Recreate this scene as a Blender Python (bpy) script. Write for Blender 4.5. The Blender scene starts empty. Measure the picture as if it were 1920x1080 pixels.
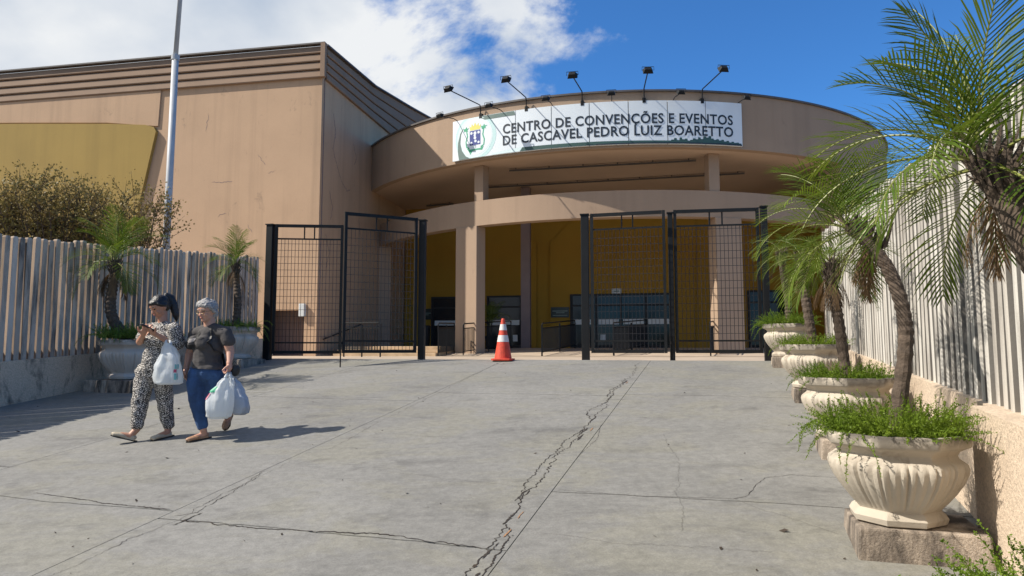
import bpy, bmesh, math, random
from mathutils import Vector, Matrix, noise
import numpy as np
random.seed(7)
SC = bpy.context.scene
COL = SC.collection
R = math.radians

# ------------------------------------------------------------------ camera
F = 1300.0; TH = math.atan(115 / F); CZ = 1.7
ct, st = math.cos(TH), math.sin(TH)
cam = bpy.data.cameras.new('camera'); cam.sensor_width = 36; cam.lens = F / 1920 * 36
cam.clip_start = 0.05; cam.clip_end = 3000
camo = bpy.data.objects.new('camera', cam); COL.objects.link(camo)
camo.location = (0, 0, CZ); camo.rotation_euler = (math.pi / 2 + TH, 0, 0)
SC.camera = camo

# ------------------------------------------------------------------ light
SUN_EL = R(44.5); SUN_AZ = R(10)
SDIR = Vector((-math.cos(SUN_AZ) * math.cos(SUN_EL), -math.sin(SUN_AZ) * math.cos(SUN_EL), math.sin(SUN_EL)))
sl = bpy.data.lights.new('sun', 'SUN'); sl.energy = 5.0; sl.angle = R(0.5); sl.color = (1.0, 0.93, 0.83)
so = bpy.data.objects.new('sun', sl); COL.objects.link(so)
so.rotation_euler = SDIR.to_track_quat('Z', 'Y').to_euler(); so.location = (-10, 0, 30)

W = bpy.data.worlds.new('World'); SC.world = W; W.use_nodes = True
def world():
    nt = W.node_tree; N = nt.nodes; L = nt.links; N.clear()
    def nd(t, **k):
        n = N.new(t)
        for a, b in k.items(): setattr(n, a, b)
        return n
    def mth(op, a, b=None, clamp=False):
        n = nd('ShaderNodeMath', operation=op, use_clamp=clamp)
        for i, x in enumerate((a, b)):
            if x is None: continue
            if isinstance(x, (int, float)): n.inputs[i].default_value = x
            else: L.new(x, n.inputs[i])
        return n.outputs[0]
    sky = nd('ShaderNodeTexSky', sky_type='NISHITA', sun_disc=False)
    sky.sun_elevation = SUN_EL; sky.sun_rotation = math.atan2(SDIR.x, SDIR.y)
    sky.altitude = 700; sky.air_density = 1.0; sky.dust_density = 0.3; sky.ozone_density = 3.0
    tint = nd('ShaderNodeMix', data_type='RGBA', blend_type='MULTIPLY'); tint.inputs[0].default_value = 1
    L.new(sky.outputs[0], tint.inputs[6]); tint.inputs[7].default_value = (0.54, 1.13, 1.68, 1)
    tc = nd('ShaderNodeTexCoord'); sp = nd('ShaderNodeSeparateXYZ'); L.new(tc.outputs['Generated'], sp.inputs[0])
    x, y, z = sp.outputs
    den = mth('ADD', mth('MAXIMUM', z, 0.0), 0.45)
    cb = nd('ShaderNodeCombineXYZ'); L.new(mth('DIVIDE', x, den), cb.inputs[0]); L.new(mth('DIVIDE', y, den), cb.inputs[1])
    cb.inputs[2].default_value = 18.2
    n1 = nd('ShaderNodeTexNoise'); n1.inputs['Scale'].default_value = 3.2; n1.inputs['Detail'].default_value = 9
    n1.inputs['Roughness'].default_value = 0.60; n1.inputs['Distortion'].default_value = 0.25
    L.new(cb.outputs[0], n1.inputs['Vector'])
    bias = mth('ADD', mth('MULTIPLY', x, -0.40), 0.0)
    dens = mth('ADD', n1.outputs[0], bias)
    mr = nd('ShaderNodeMapRange', interpolation_type='SMOOTHSTEP'); L.new(dens, mr.inputs[0])
    mr.inputs[1].default_value = 0.485; mr.inputs[2].default_value = 0.61
    n2 = nd('ShaderNodeTexNoise'); n2.inputs['Scale'].default_value = 3.6; n2.inputs['Detail'].default_value = 6
    L.new(cb.outputs[0], n2.inputs['Vector'])
    cr = nd('ShaderNodeValToRGB'); L.new(n2.outputs[0], cr.inputs[0])
    cr.color_ramp.elements[0].position = 0.3; cr.color_ramp.elements[0].color = (4.6, 5.4, 6.6, 1)
    cr.color_ramp.elements[1].position = 0.62; cr.color_ramp.elements[1].color = (8.2, 8.4, 8.6, 1)
    mx = nd('ShaderNodeMix', data_type='RGBA'); L.new(mr.outputs[0], mx.inputs[0])
    L.new(tint.outputs[2], mx.inputs[6]); L.new(cr.outputs[0], mx.inputs[7])
    bg = nd('ShaderNodeBackground'); bg.inputs[1].default_value = 0.08; L.new(mx.outputs[2], bg.inputs[0])
    out = nd('ShaderNodeOutputWorld'); L.new(bg.outputs[0], out.inputs[0])
world()
vs = SC.view_settings
vs.view_transform = 'Standard'; vs.look = 'None'; vs.gamma = 1; vs.exposure = 0.40
try: vs.use_curve_mapping = False
except Exception: pass

# ------------------------------------------------------------------ geometry frames
PSI = R(17.4); SL = 0.125
dv = (math.sin(PSI), math.cos(PSI)); uv = (math.cos(PSI), -math.sin(PSI))
CREST = 12.1; ZF = SL * CREST - 0.03          # forecourt level
def RP(s, u, dz=0.0):                          # a point on the ramp: s along, u across
    return Vector((s * dv[0] + u * uv[0], s * dv[1] + u * uv[1], min(SL * s, SL * CREST) + dz))
def RZ(s, u, z): return Vector((s * dv[0] + u * uv[0], s * dv[1] + u * uv[1], z))
def ray(x, y):
    a = (x - 960) / F; b = (540 - y) / F
    return Vector((a, ct - b * st, st + b * ct))
def at(x, y, D):
    r = ray(x, y); t = D / r.y
    return Vector((0, 0, CZ)) + r * t
AL = R(10.8); K = Vector((-6.37, 22.59)); er = Vector((math.cos(AL), -math.sin(AL))); eb = Vector((math.sin(AL), math.cos(AL)))
def BP(a, b, z):                               # building frame: a right of the hall corner, b behind it
    p = K + er * a + eb * b
    return Vector((p.x, p.y, z))
def bplane(x, y, b):                           # where a sight line meets the plane b
    r = ray(x, y); n = eb; o = K + eb * b
    t = (o @ n) / (Vector((r.x, r.y)) @ n)
    p = Vector((0, 0, CZ)) + r * t
    return (Vector((p.x, p.y)) - K) @ er, p.z
CC = Vector((4.65, 32.65)); RF = 11.7
def CP(phi, r, z): a = R(phi); return Vector((CC.x + r * math.sin(a), CC.y - r * math.cos(a), z))
def rad(phi): a = R(phi); return Vector((math.sin(a), -math.cos(a), 0))
def tan_(phi): a = R(phi); return Vector((math.cos(a), math.sin(a), 0))

# ------------------------------------------------------------------ mesh helpers
ORI = {}
class MB:
    def __init__(s): s.v = []; s.f = []; s.m = []
    def add(s, vs, fs, mi=0):
        o = len(s.v); s.v += [tuple(p) for p in vs]
        for f in fs: s.f.append(tuple(o + i for i in f)); s.m.append(mi)
    def box(s, c, size, ax=None, mi=0):
        c = Vector(c); X, Y, Z = ax or (Vector((1, 0, 0)), Vector((0, 1, 0)), Vector((0, 0, 1)))
        hx, hy, hz = size[0] / 2, size[1] / 2, size[2] / 2
        P = [c + X * (i * hx) + Y * (j * hy) + Z * (k * hz) for k in (-1, 1) for j in (-1, 1) for i in (-1, 1)]
        s.add(P, [(0, 2, 3, 1), (4, 5, 7, 6), (0, 1, 5, 4), (2, 6, 7, 3), (0, 4, 6, 2), (1, 3, 7, 5)], mi)
    def bar(s, a, b, w, h=None, up=Vector((0, 0, 1)), mi=0):
        a, b = Vector(a), Vector(b); h = h or w; d = b - a; L = d.length; Z = d / L
        if abs(Z @ up) > 0.98: up = Vector((1, 0, 0))
        X = up.cross(Z).normalized(); Y = Z.cross(X)
        s.box((a + b) / 2, (w, h, L), (X, Y, Z), mi)
    def prism(s, pts, ext, mi=0):
        n = len(pts); ext = Vector(ext); P = [Vector(p) for p in pts]
        s.add(P + [p + ext for p in P], [tuple(range(n))[::-1], tuple(range(n, 2 * n))] + [(i, (i + 1) % n, n + (i + 1) % n, n + i) for i in range(n)], mi)
    def tube(s, path, rads, n=8, cap=True, mi=0, jit=0.0):
        path = [Vector(p) for p in path]; m = len(path)
        if isinstance(rads, (int, float)): rads = [rads] * m
        rings = []; ref = None
        for i in range(m):
            t = (path[min(i + 1, m - 1)] - path[max(i - 1, 0)]).normalized()
            if ref is None: ref = Vector((1, 0, 0)) if abs(t.x) < 0.9 else Vector((0, 1, 0))
            X = (ref - t * (ref @ t)).normalized(); Y = t.cross(X); ref = X
            rings.append([path[i] + (X * math.cos(2 * math.pi * k / n) + Y * math.sin(2 * math.pi * k / n)) * (rads[i] * (1 + random.uniform(-jit, jit))) for k in range(n)])
        V = [p for r in rings for p in r]; fs = []
        for i in range(m - 1):
            for k in range(n):
                fs.append((i * n + k, i * n + (k + 1) % n, (i + 1) * n + (k + 1) % n, (i + 1) * n + k))
        if cap: fs += [tuple(range(n))[::-1], tuple(range((m - 1) * n, m * n))]
        s.add(V, fs, mi)
    def ell(s, c, r, M=None, nu=14, nv=9, mi=0):
        c = Vector(c); V = []; fs = []
        for i in range(nv + 1):
            th = math.pi * i / nv
            for j in range(nu):
                ph = 2 * math.pi * j / nu
                p = Vector((r[0] * math.sin(th) * math.cos(ph), r[1] * math.sin(th) * math.sin(ph), r[2] * math.cos(th)))
                V.append(c + (M @ p if M else p))
        for i in range(nv):
            for j in range(nu):
                fs.append((i * nu + j, (i + 1) * nu + j, (i + 1) * nu + (j + 1) % nu, i * nu + (j + 1) % nu))
        s.add(V, fs, mi)
    def cap(s, a, ra, b, rb, n=12):            # tapered capsule, flattened ends rounded
        a, b = Vector(a), Vector(b); d = (b - a)
        if d.length < 1e-5: d = Vector((0, 0, 1e-4))
        t = d.normalized(); path = []; rr = []
        for i in range(4):
            q = math.pi / 2 * (1 - i / 3.0); path.append(a - t * (ra * math.sin(q))); rr.append(max(ra * math.cos(q), ra * 0.05))
        for i in range(4):
            q = math.pi / 2 * (i / 3.0); path.append(b + t * (rb * math.sin(q))); rr.append(max(rb * math.cos(q), rb * 0.05))
        s.tube(path, rr, n)
    def arc(s, f0, f1, r0, r1, z0, z1, n=40, mi=0):
        V = []
        for i in range(n + 1):
            f = f0 + (f1 - f0) * i / n
            V += [CP(f, r0, z0), CP(f, r1, z0), CP(f, r1, z1), CP(f, r0, z1)]
        fs = [(0, 1, 2, 3), tuple(4 * n + k for k in (3, 2, 1, 0))]
        for i in range(n):
            a = 4 * i; b = a + 4
            for k in range(4): fs.append((a + k, b + k, b + (k + 1) % 4, a + (k + 1) % 4))
        s.add(V, fs, mi)
    def mesh(s, name, mats, off=Vector((0, 0, 0)), smooth=False):
        me = bpy.data.meshes.new(name)
        me.from_pydata([(p[0] - off.x, p[1] - off.y, p[2] - off.z) for p in s.v], [], s.f)
        for m in (mats if isinstance(mats, (list, tuple)) else [mats]): me.materials.append(m)
        me.polygons.foreach_set('material_index', s.m)
        if smooth: me.polygons.foreach_set('use_smooth', [True] * len(s.f))
        me.update(); return me
    def build(s, name, mats, parent=None, smooth=False, loc=None, bevel=0.0, fix=True):
        off = ORI.get(parent.name, Vector((0, 0, 0))) if parent else (Vector(loc) if loc is not None else Vector((0, 0, 0)))
        me = s.mesh(name, mats, off, smooth)
        if fix:
            bm = bmesh.new(); bm.from_mesh(me); bmesh.ops.recalc_face_normals(bm, faces=bm.faces); bm.to_mesh(me); bm.free()
        o = bpy.data.objects.new(name, me); COL.objects.link(o); ORI[o.name] = off
        if parent: o.parent = parent
        elif loc is not None: o.location = off
        if bevel:
            b = o.modifiers.new('edge', 'BEVEL'); b.width = bevel; b.segments = 2; b.limit_method = 'ANGLE'; b.angle_limit = R(40)
        return o
def tag(o, label, cat, group=None):
    o['label'] = label; o['category'] = cat
    if group: o['group'] = group
    return o
def thing(name, label, cat, loc, group=None):
    o = bpy.data.objects.new(name, None); COL.objects.link(o); o.empty_display_size = 0.1
    o.location = loc; ORI[o.name] = Vector(loc)
    return tag(o, label, cat, group)
def piece(name, me, parent, loc, rot=None, scale=None):      # an object that shares a mesh, placed in the world
    o = bpy.data.objects.new(name, me); COL.objects.link(o)
    off = ORI.get(parent.name, Vector((0, 0, 0))) if parent else Vector((0, 0, 0))
    if parent: o.parent = parent
    o.location = Vector(loc) - off
    if rot is not None: o.rotation_euler = rot
    if scale is not None: o.scale = scale if isinstance(scale, (tuple, list)) else (scale,) * 3
    return o
def stuff(o): o['kind'] = 'stuff'; return o
def struct(o): o['kind'] = 'structure'; return o
def voxel(mb, size, smooth=6, disp=None):      # union of the pieces as one continuous skin
    me = mb.mesh('tmp', [])
    o = bpy.data.objects.new('tmp', me); COL.objects.link(o)
    m = o.modifiers.new('r', 'REMESH'); m.mode = 'VOXEL'; m.voxel_size = size; m.use_smooth_shade = True
    if smooth:
        q = o.modifiers.new('s', 'SMOOTH'); q.factor = 0.5; q.iterations = smooth
    dg = bpy.context.evaluated_depsgraph_get()
    out = bpy.data.meshes.new_from_object(o.evaluated_get(dg))
    bpy.data.objects.remove(o); bpy.data.meshes.remove(me)
    if disp:
        n = len(out.vertices); co = np.empty(n * 3, 'f'); out.vertices.foreach_get('co', co); co = co.reshape(-1, 3)
        no = np.empty(n * 3, 'f'); out.vertex_normals.foreach_get('vector', no); no = no.reshape(-1, 3)
        for i in range(n): co[i] += no[i] * disp(Vector(co[i]))
        out.vertices.foreach_set('co', co.ravel()); out.update()
    out.polygons.foreach_set('use_smooth', [True] * len(out.polygons))
    return out
def obj_from(me, name, mat, parent):
    me.name = name; me.materials.clear()
    for m in (mat if isinstance(mat, (list, tuple)) else [mat]): me.materials.append(m)
    off = ORI.get(parent.name, Vector((0, 0, 0))); me.transform(Matrix.Translation(-off))
    o = bpy.data.objects.new(name, me); COL.objects.link(o); o.parent = parent; ORI[o.name] = off
    return o

# ------------------------------------------------------------------ materials
def lin(c): return tuple(((x / 255) / 12.92 if x / 255 < 0.04045 else ((x / 255 + 0.055) / 1.055) ** 2.4) for x in c)
class NT:
    def __init__(s, name):
        s.mat = bpy.data.materials.new(name); s.mat.use_nodes = True; s.nt = s.mat.node_tree
        s.N = s.nt.nodes; s.L = s.nt.links; s.b = s.N['Principled BSDF']
        s.tc = s.N.new('ShaderNodeTexCoord'); s.vec = s.tc.outputs['Object']
    def link(s, a, b): s.L.new(a, b)
    def scatter(s):        # every object samples another place of its textures
        oi = s.N.new('ShaderNodeObjectInfo'); cb = s.N.new('ShaderNodeCombineXYZ')
        for i, k in enumerate((37.0, 17.0, 53.0)): s.link(s.math('MULTIPLY', oi.outputs['Random'], k), cb.inputs[i])
        a = s.N.new('ShaderNodeVectorMath'); a.operation = 'ADD'; s.link(s.tc.outputs['Object'], a.inputs[0]); s.link(cb.outputs[0], a.inputs[1]); s.vec = a.outputs[0]
    def mapping(s, scale=(1, 1, 1), rot=(0, 0, 0), loc=(0, 0, 0)):
        m = s.N.new('ShaderNodeMapping'); m.inputs['Scale'].default_value = scale; m.inputs['Rotation'].default_value = rot
        m.inputs['Location'].default_value = loc
        s.link(s.vec, m.inputs[0]); return m.outputs[0]
    def noise(s, scale, detail=4, rough=0.55, vec=None, dist=0):
        n = s.N.new('ShaderNodeTexNoise'); n.inputs['Scale'].default_value = scale; n.inputs['Detail'].default_value = detail
        n.inputs['Roughness'].default_value = rough; n.inputs['Distortion'].default_value = dist
        s.link(vec if vec is not None else s.vec, n.inputs['Vector']); return n.outputs[0]
    def ramp(s, fac, stops):
        r = s.N.new('ShaderNodeValToRGB'); s.link(fac, r.inputs[0]); e = r.color_ramp.elements
        while len(e) < len(stops): e.new(0.5)
        for i, (p, c) in enumerate(stops):
            e[i].position = p; e[i].color = (c, c, c, 1) if isinstance(c, (int, float)) else (*c, 1)
        return r.outputs[0]
    def mix(s, fac, a, b, mode='MIX'):
        m = s.N.new('ShaderNodeMix'); m.data_type = 'RGBA'; m.blend_type = mode
        for i, x in ((0, fac), (6, a), (7, b)):
            if isinstance(x, (int, float)): m.inputs[i].default_value = x
            elif isinstance(x, tuple): m.inputs[i].default_value = (*x, 1)
            else: s.link(x, m.inputs[i])
        return m.outputs[2]
    def math(s, op, a, b=None, clamp=False):
        n = s.N.new('ShaderNodeMath'); n.operation = op; n.use_clamp = clamp
        for i, x in enumerate((a, b)):
            if x is None: continue
            if isinstance(x, (int, float)): n.inputs[i].default_value = x
            else: s.link(x, n.inputs[i])
        return n.outputs[0]
    def bump(s, h, strength=0.3, dist=0.01):
        n = s.N.new('ShaderNodeBump'); n.inputs['Strength'].default_value = strength; n.inputs['Distance'].default_value = dist
        s.link(h, n.inputs['Height']); s.link(n.outputs[0], s.b.inputs['Normal'])
    def col(s, c):
        if isinstance(c, tuple): s.b.inputs['Base Color'].default_value = (*c, 1)
        else: s.link(c, s.b.inputs['Base Color'])
    def set(s, **k):
        for a, v in k.items(): s.b.inputs[a.replace('_', ' ')].default_value = v
        return s.mat
def dk(c, f): return tuple(x * f for x in c)
def simple(name, c, rough=0.6, var=0.12, scale=6, bump=0.0, bscale=60, **k):
    n = NT(name); f = n.noise(scale, 5)
    n.col(n.ramp(f, [(0.25, dk(c, 1 - var)), (0.75, dk(c, 1 + var))]))
    if bump: n.bump(n.noise(bscale, 4), bump, 0.01)
    n.set(Roughness=rough, **k); return n.mat
def stucco(name, c, streak=0.25, stain=(0.10, 0.075, 0.06), stain_amt=0.5, bump=0.15):
    n = NT(name)
    base = n.ramp(n.noise(0.6, 5), [(0.3, dk(c, 0.93)), (0.7, dk(c, 1.05))])
    st_ = n.noise(1.0, 6, 0.6, n.mapping((2.6, 2.6, 0.10)))
    base = n.mix(n.ramp(st_, [(0.48, 0.0), (0.80, streak)]), base, dk(c, 0.55))
    ck = n.noise(2.2, 8, 0.7, n.mapping((1, 1, 0.6), loc=(3, 1, 2)), 0.6)
    m2 = n.ramp(ck, [(0.62, 0.0), (0.74, stain_amt)])
    base = n.mix(m2, base, stain)
    fine = n.noise(90, 3)
    base = n.mix(0.10, base, n.ramp(fine, [(0.35, 0.2), (0.65, 0.8)]), 'OVERLAY')
    n.col(base); n.bump(fine, bump, 0.006); n.set(Roughness=0.88); return n.mat
def concrete(name):
    n = NT(name); c = (0.178, 0.174, 0.160)
    big = n.noise(0.55, 6, 0.6, None, 0.4)
    base = n.ramp(big, [(0.30, dk(c, 0.80)), (0.50, c), (0.72, dk(c, 1.16))])
    # brushed finish across the slope
    br = n.noise(1.0, 5, 0.6, n.mapping((3.0, 26.0, 3.0), (0, 0, PSI)))
    base = n.mix(n.ramp(br, [(0.3, 0.0), (0.75, 0.42)]), base, dk(c, 1.30))
    # yellowish dusty patches
    pt = n.noise(0.9, 8, 0.68, n.mapping((1, 1.6, 1), (0, 0, PSI), (4.2, 1.3, 0)), 0.5)
    base = n.mix(n.ramp(pt, [(0.48, 0.0), (0.58, 0.5), (0.8, 0.8)]), base, (0.205, 0.196, 0.155))
    # dark worn patches and pock marks
    dp = n.noise(1.4, 9, 0.7, n.mapping((1, 2.2, 1), (0, 0, PSI), (9, 3, 1)), 0.3)
    base = n.mix(n.ramp(dp, [(0.54, 0.0), (0.68, 0.60)]), base, (0.095, 0.092, 0.086))
    ag = n.noise(13, 9, 0.8, None, 0.2)
    base = n.mix(0.42, base, n.ramp(ag, [(0.34, 0.25), (0.66, 0.75)]), 'OVERLAY')
    sp = n.noise(30, 8, 0.85)
    base = n.mix(n.ramp(sp, [(0.60, 0.0), (0.70, 0.55)]), base, (0.09, 0.085, 0.08))
    fi = n.noise(95, 6, 0.85)
    base = n.mix(0.55, base, n.ramp(fi, [(0.3, 0.25), (0.7, 0.75)]), 'OVERLAY')
    n.col(base); n.bump(n.math('ADD', n.math('MULTIPLY', sp, -1.0), n.math('MULTIPLY', fi, 0.5)), 0.35, 0.004); n.set(Roughness=0.8); return n.mat
M = {}
M['concrete'] = concrete('ramp_concrete')
M['joint'] = simple('joint_dirt', (0.022, 0.018, 0.014), 0.95, 0.4, 30)
M['crack'] = simple('crack_dark', (0.030, 0.023, 0.018), 0.95, 0.5, 40)
M['spall'] = simple('spalled_clay', (0.30, 0.16, 0.08), 0.95, 0.35, 40)
M['ground'] = simple('ground_asphalt', (0.055, 0.055, 0.055), 0.9, 0.2, 3, 0.3)
M['paving'] = simple('paving_stone', (0.41, 0.325, 0.24), 0.85, 0.2, 1.5, 0.15)
M['wall'] = stucco('wall_beige', (0.51, 0.340, 0.212), 0.50, stain_amt=0.45)
M['rotunda'] = stucco('wall_rotunda', (0.345, 0.246, 0.170), 0.32, stain_amt=0.25)
M['soffit'] = simple('soffit_paint', (0.50, 0.375, 0.28), 0.9, 0.08, 0.8)
M['yellow'] = stucco('wall_ochre', (0.37, 0.205, 0.020), 0.18, (0.2, 0.12, 0.03), 0.25)
M['ochre_dull'] = stucco('wall_ochre_weathered', (0.35, 0.236, 0.062), 0.34, (0.16, 0.11, 0.04), 0.3)
M['mauve'] = simple('pillar_mauve', (0.20, 0.15, 0.14), 0.85, 0.1, 2)
M['clad'] = simple('cladding_metal', (0.27, 0.188, 0.132), 0.8, 0.10, 1.2, Specular_IOR_Level=0.15)
M['coping'] = simple('coping_metal', (0.09, 0.08, 0.075), 0.5, 0.2, 3)
M['black'] = simple('black_paint', (0.008, 0.009, 0.010), 0.55, 0.3, 8, Specular_IOR_Level=0.25)
M['steel_dark'] = simple('dark_steel', (0.03, 0.033, 0.038), 0.42, 0.3, 8, Metallic=0.3)
M['wire'] = simple('wire_dark', (0.016, 0.016, 0.02), 0.5, 0.3, 8)
M['galv'] = simple('galvanised', (0.40, 0.42, 0.44), 0.55, 0.1, 5)
M['door_black'] = simple('door_interior', (0.008, 0.009, 0.011), 0.6, 0.2, 3)
M['glass'] = simple('dark_glass', (0.010, 0.014, 0.018), 0.08, 0.1, 2, IOR=1.4)
M['white'] = simple('white_print', (0.74, 0.76, 0.78), 0.5, 0.04, 2)
M['plate'] = simple('white_plate', (0.62, 0.64, 0.62), 0.5, 0.05, 2)
M['sign_white'] = simple('sign_vinyl', (0.70, 0.76, 0.80), 0.42, 0.05, 1.1)
M['sign_navy'] = simple('sign_navy', (0.012, 0.022, 0.035), 0.5, 0.1, 3)
M['sign_green'] = simple('sign_green', (0.035, 0.085, 0.075), 0.5, 0.1, 3)
M['sign_grey'] = simple('sign_greygreen', (0.11, 0.17, 0.155), 0.5, 0.1, 3)
M['sign_teal'] = simple('sign_teal', (0.48, 0.68, 0.68), 0.5, 0.05, 3)
M['sign_pale'] = simple('sign_pale', (0.62, 0.75, 0.76), 0.5, 0.04, 3)
M['em_blue'] = simple('emblem_blue', (0.03, 0.05, 0.24), 0.5, 0.1, 3)
M['em_green'] = simple('emblem_green', (0.05, 0.35, 0.20), 0.5, 0.15, 3)
M['em_yellow'] = simple('emblem_yellow', (0.68, 0.62, 0.14), 0.5, 0.1, 3)
M['plaque'] = simple('plaque_green', (0.006, 0.018, 0.014), 0.35, 0.2, 3)
M['plaque_txt'] = simple('plaque_lettering', (0.20, 0.26, 0.22), 0.5, 0.2, 3)
M['orange'] = simple('cone_orange', (0.56, 0.052, 0.022), 0.6, 0.30, 16)
M['reflect'] = simple('cone_white', (0.62, 0.60, 0.58), 0.5, 0.18, 16)
M['stone'] = simple('step_stone', (0.50, 0.36, 0.22), 0.85, 0.3, 3.5, 0.4, 14)
def slat_mat(name, c, dirt):
    n = NT(name); n.scatter()
    base = n.ramp(n.noise(3.0, 5), [(0.3, dk(c, 0.88)), (0.7, dk(c, 1.05))])
    oi = n.N.new('ShaderNodeObjectInfo'); base = n.mix(n.math('MULTIPLY', oi.outputs['Random'], 0.55), base, (c[0] * .55, c[1] * .5, c[2] * .46))
    d_ = n.noise(1.3, 7, 0.65, n.mapping((5, 5, 0.7)), 0.3)
    base = n.mix(n.ramp(d_, [(0.46, 0.0), (0.66, dirt)]), base, (0.075, 0.062, 0.055))
    n.col(base); n.bump(n.noise(70, 3), 0.25, 0.005); n.set(Roughness=0.85); return n.mat
M['slat_r'] = slat_mat('fence_white', (0.60, 0.575, 0.525), 0.6)
M['slat_l'] = slat_mat('fence_grey', (0.66, 0.53, 0.42), 0.90)
def roughcast(name, c, dirt, dark, th=(.45, .62), gs=55):
    n = NT(name); n.scatter()
    g = n.noise(gs, 4, 0.7)
    base = n.ramp(g, [(0.32, dk(c, 0.72)), (0.62, dk(c, 1.10))])
    d_ = n.noise(2.2, 8, 0.7, n.mapping((1.5, 1.5, 0.55)), 0.4)
    base = n.mix(n.ramp(d_, [(th[0], 0.0), (th[1], dirt)]), base, dark)
    n.col(base); n.bump(g, 0.8, 0.012); n.set(Roughness=0.92); return n.mat
M['slat_r_side'] = slat_mat('fence_white_shade_side', (0.25, 0.235, 0.21), 0.7)  # slat sides: darker colour paints in the shaded half of the stripes
M['slat_l_side'] = slat_mat('fence_grey_shade_side', (0.42, 0.32, 0.235), 0.9)  # left slat sides likewise, side shade put into the colour
M['lowwall_r'] = roughcast('roughcast_tan', (0.62, 0.495, 0.37), 0.35, (0.30, 0.22, 0.16), (.50, .70))
M['lowwall_l'] = roughcast('roughcast_stained', (0.68, 0.50, 0.35), 0.85, (0.085, 0.066, 0.052), (.53, .66))
M['plinth'] = roughcast('plinth_render', (0.46, 0.38, 0.30), 0.97, (0.055, 0.045, 0.037), (.40, .58), 85)
def pot_mat(name, c, dirt):
    n = NT(name); n.scatter()
    base = n.ramp(n.noise(4, 5), [(0.3, dk(c, 0.90)), (0.7, dk(c, 1.06))])
    d_ = n.noise(3.0, 9, 0.7, n.mapping((1, 1, 0.6)), 0.5)
    base = n.mix(n.ramp(d_, [(0.55, 0.0), (0.70, dirt)]), base, (0.15, 0.115, 0.085))
    # lichen and grime on the rim
    sp = n.N.new('ShaderNodeSeparateXYZ'); n.link(n.tc.outputs['Object'], sp.inputs[0])
    mr = n.N.new('ShaderNodeMapRange'); n.link(sp.outputs[2], mr.inputs[0]); mr.inputs[1].default_value = 0.46; mr.inputs[2].default_value = 0.54
    k = n.math('MULTIPLY', mr.outputs[0], n.ramp(n.noise(7, 8, 0.7), [(0.38, 0.0), (0.52, 0.9)]))
    base = n.mix(k, base, (0.075, 0.065, 0.055))
    n.col(base); n.bump(n.noise(45, 5), 0.3, 0.005); n.set(Roughness=0.85); return n.mat
M['pot'] = pot_mat('urn_cream', (0.47, 0.415, 0.335), 0.75)
M['pot_l'] = pot_mat('urn_grey', (0.52, 0.45, 0.38), 0.55)
M['soil'] = simple('soil', (0.03, 0.02, 0.013), 0.95, 0.4, 30)
def leaf(name, a, b, rough=0.45, trans=0.35):
    n = NT(name); oi = n.N.new('ShaderNodeObjectInfo')
    f = n.noise(3.5, 4); c = n.mix(n.ramp(f, [(0.3, 0.0), (0.7, 1.0)]), a, b)
    c = n.mix(n.math('MULTIPLY', oi.outputs['Random'], 0.5), c, dk(b, 1.15))
    n.col(c); n.set(Roughness=rough, Specular_IOR_Level=0.22)
    tr = n.N.new('ShaderNodeBsdfTranslucent'); n.link(c, tr.inputs[0])
    ms = n.N.new('ShaderNodeMixShader'); ms.inputs[0].default_value = trans
    n.link(n.b.outputs[0], ms.inputs[1]); n.link(tr.outputs[0], ms.inputs[2])
    n.link(ms.outputs[0], n.N['Material Output'].inputs[0]); return n.mat
M['frond'] = leaf('palm_leaf', (0.034, 0.088, 0.008), (0.135, 0.18, 0.015), 0.55)
M['rachis'] = simple('palm_rachis', (0.22, 0.24, 0.06), 0.5, 0.15, 4)
M['dead'] = leaf('palm_dead', (0.11, 0.065, 0.035), (0.20, 0.13, 0.07), 0.8, 0.2)
M['fern'] = leaf('fern_green', (0.070, 0.150, 0.012), (0.17, 0.24, 0.022), 0.5, 0.35)
M['fern_dark'] = leaf('fern_green_shade', (0.07, 0.15, 0.02), (0.15, 0.22, 0.04), 0.5, 0.35)
M['bushleaf'] = leaf('bush_leaf', (0.13, 0.125, 0.036), (0.26, 0.185, 0.07), 0.6, 0.25)
M['bark'] = simple('bush_bark', (0.07, 0.05, 0.035), 0.9, 0.3, 20, 0.4)
M['trunk'] = simple('palm_trunk', (0.085, 0.062, 0.045), 0.95, 0.45, 26, 1.0, 40)
M['skin1'] = simple('skin_tan', (0.42, 0.215, 0.135), 0.5, 0.06, 8, Subsurface_Weight=0.08)
M['skin2'] = simple('skin_light', (0.50, 0.275, 0.19), 0.5, 0.06, 8, Subsurface_Weight=0.08)
M['hair1'] = simple('hair_black', (0.008, 0.007, 0.007), 0.4, 0.4, 40, 0.4, 120)
M['hair2'] = simple('hair_grey', (0.30, 0.29, 0.28), 0.6, 0.6, 70, 0.8, 140)
M['eye'] = simple('eye_dark', (0.02, 0.012, 0.01), 0.3)
M['lip'] = simple('lip', (0.30, 0.09, 0.075), 0.5)
def denim():
    n = NT('denim'); c = (0.022, 0.062, 0.155)
    f = n.noise(5, 5, 0.6, n.mapping((1, 1, 0.5)))
    b = n.ramp(f, [(0.35, dk(c, 0.65)), (0.68, dk(c, 1.7))])
    n.col(n.mix(0.3, b, n.ramp(n.noise(260, 2), [(0.3, 0.2), (0.7, 0.8)]), 'OVERLAY')); n.bump(n.noise(14, 4, 0.6, n.mapping((1, 1, 2.2))), 0.35, 0.02); n.set(Roughness=0.85); return n.mat
M['denim'] = denim()
def tee():
    n = NT('tee_charcoal'); c = (0.058, 0.053, 0.052)
    b = n.ramp(n.noise(9, 4), [(0.3, dk(c, 0.85)), (0.7, dk(c, 1.15))])
    n.col(b); n.bump(n.noise(11, 3, 0.5, n.mapping((1, 1, 2.0))), 0.4, 0.02); n.set(Roughness=0.9); return n.mat
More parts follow.
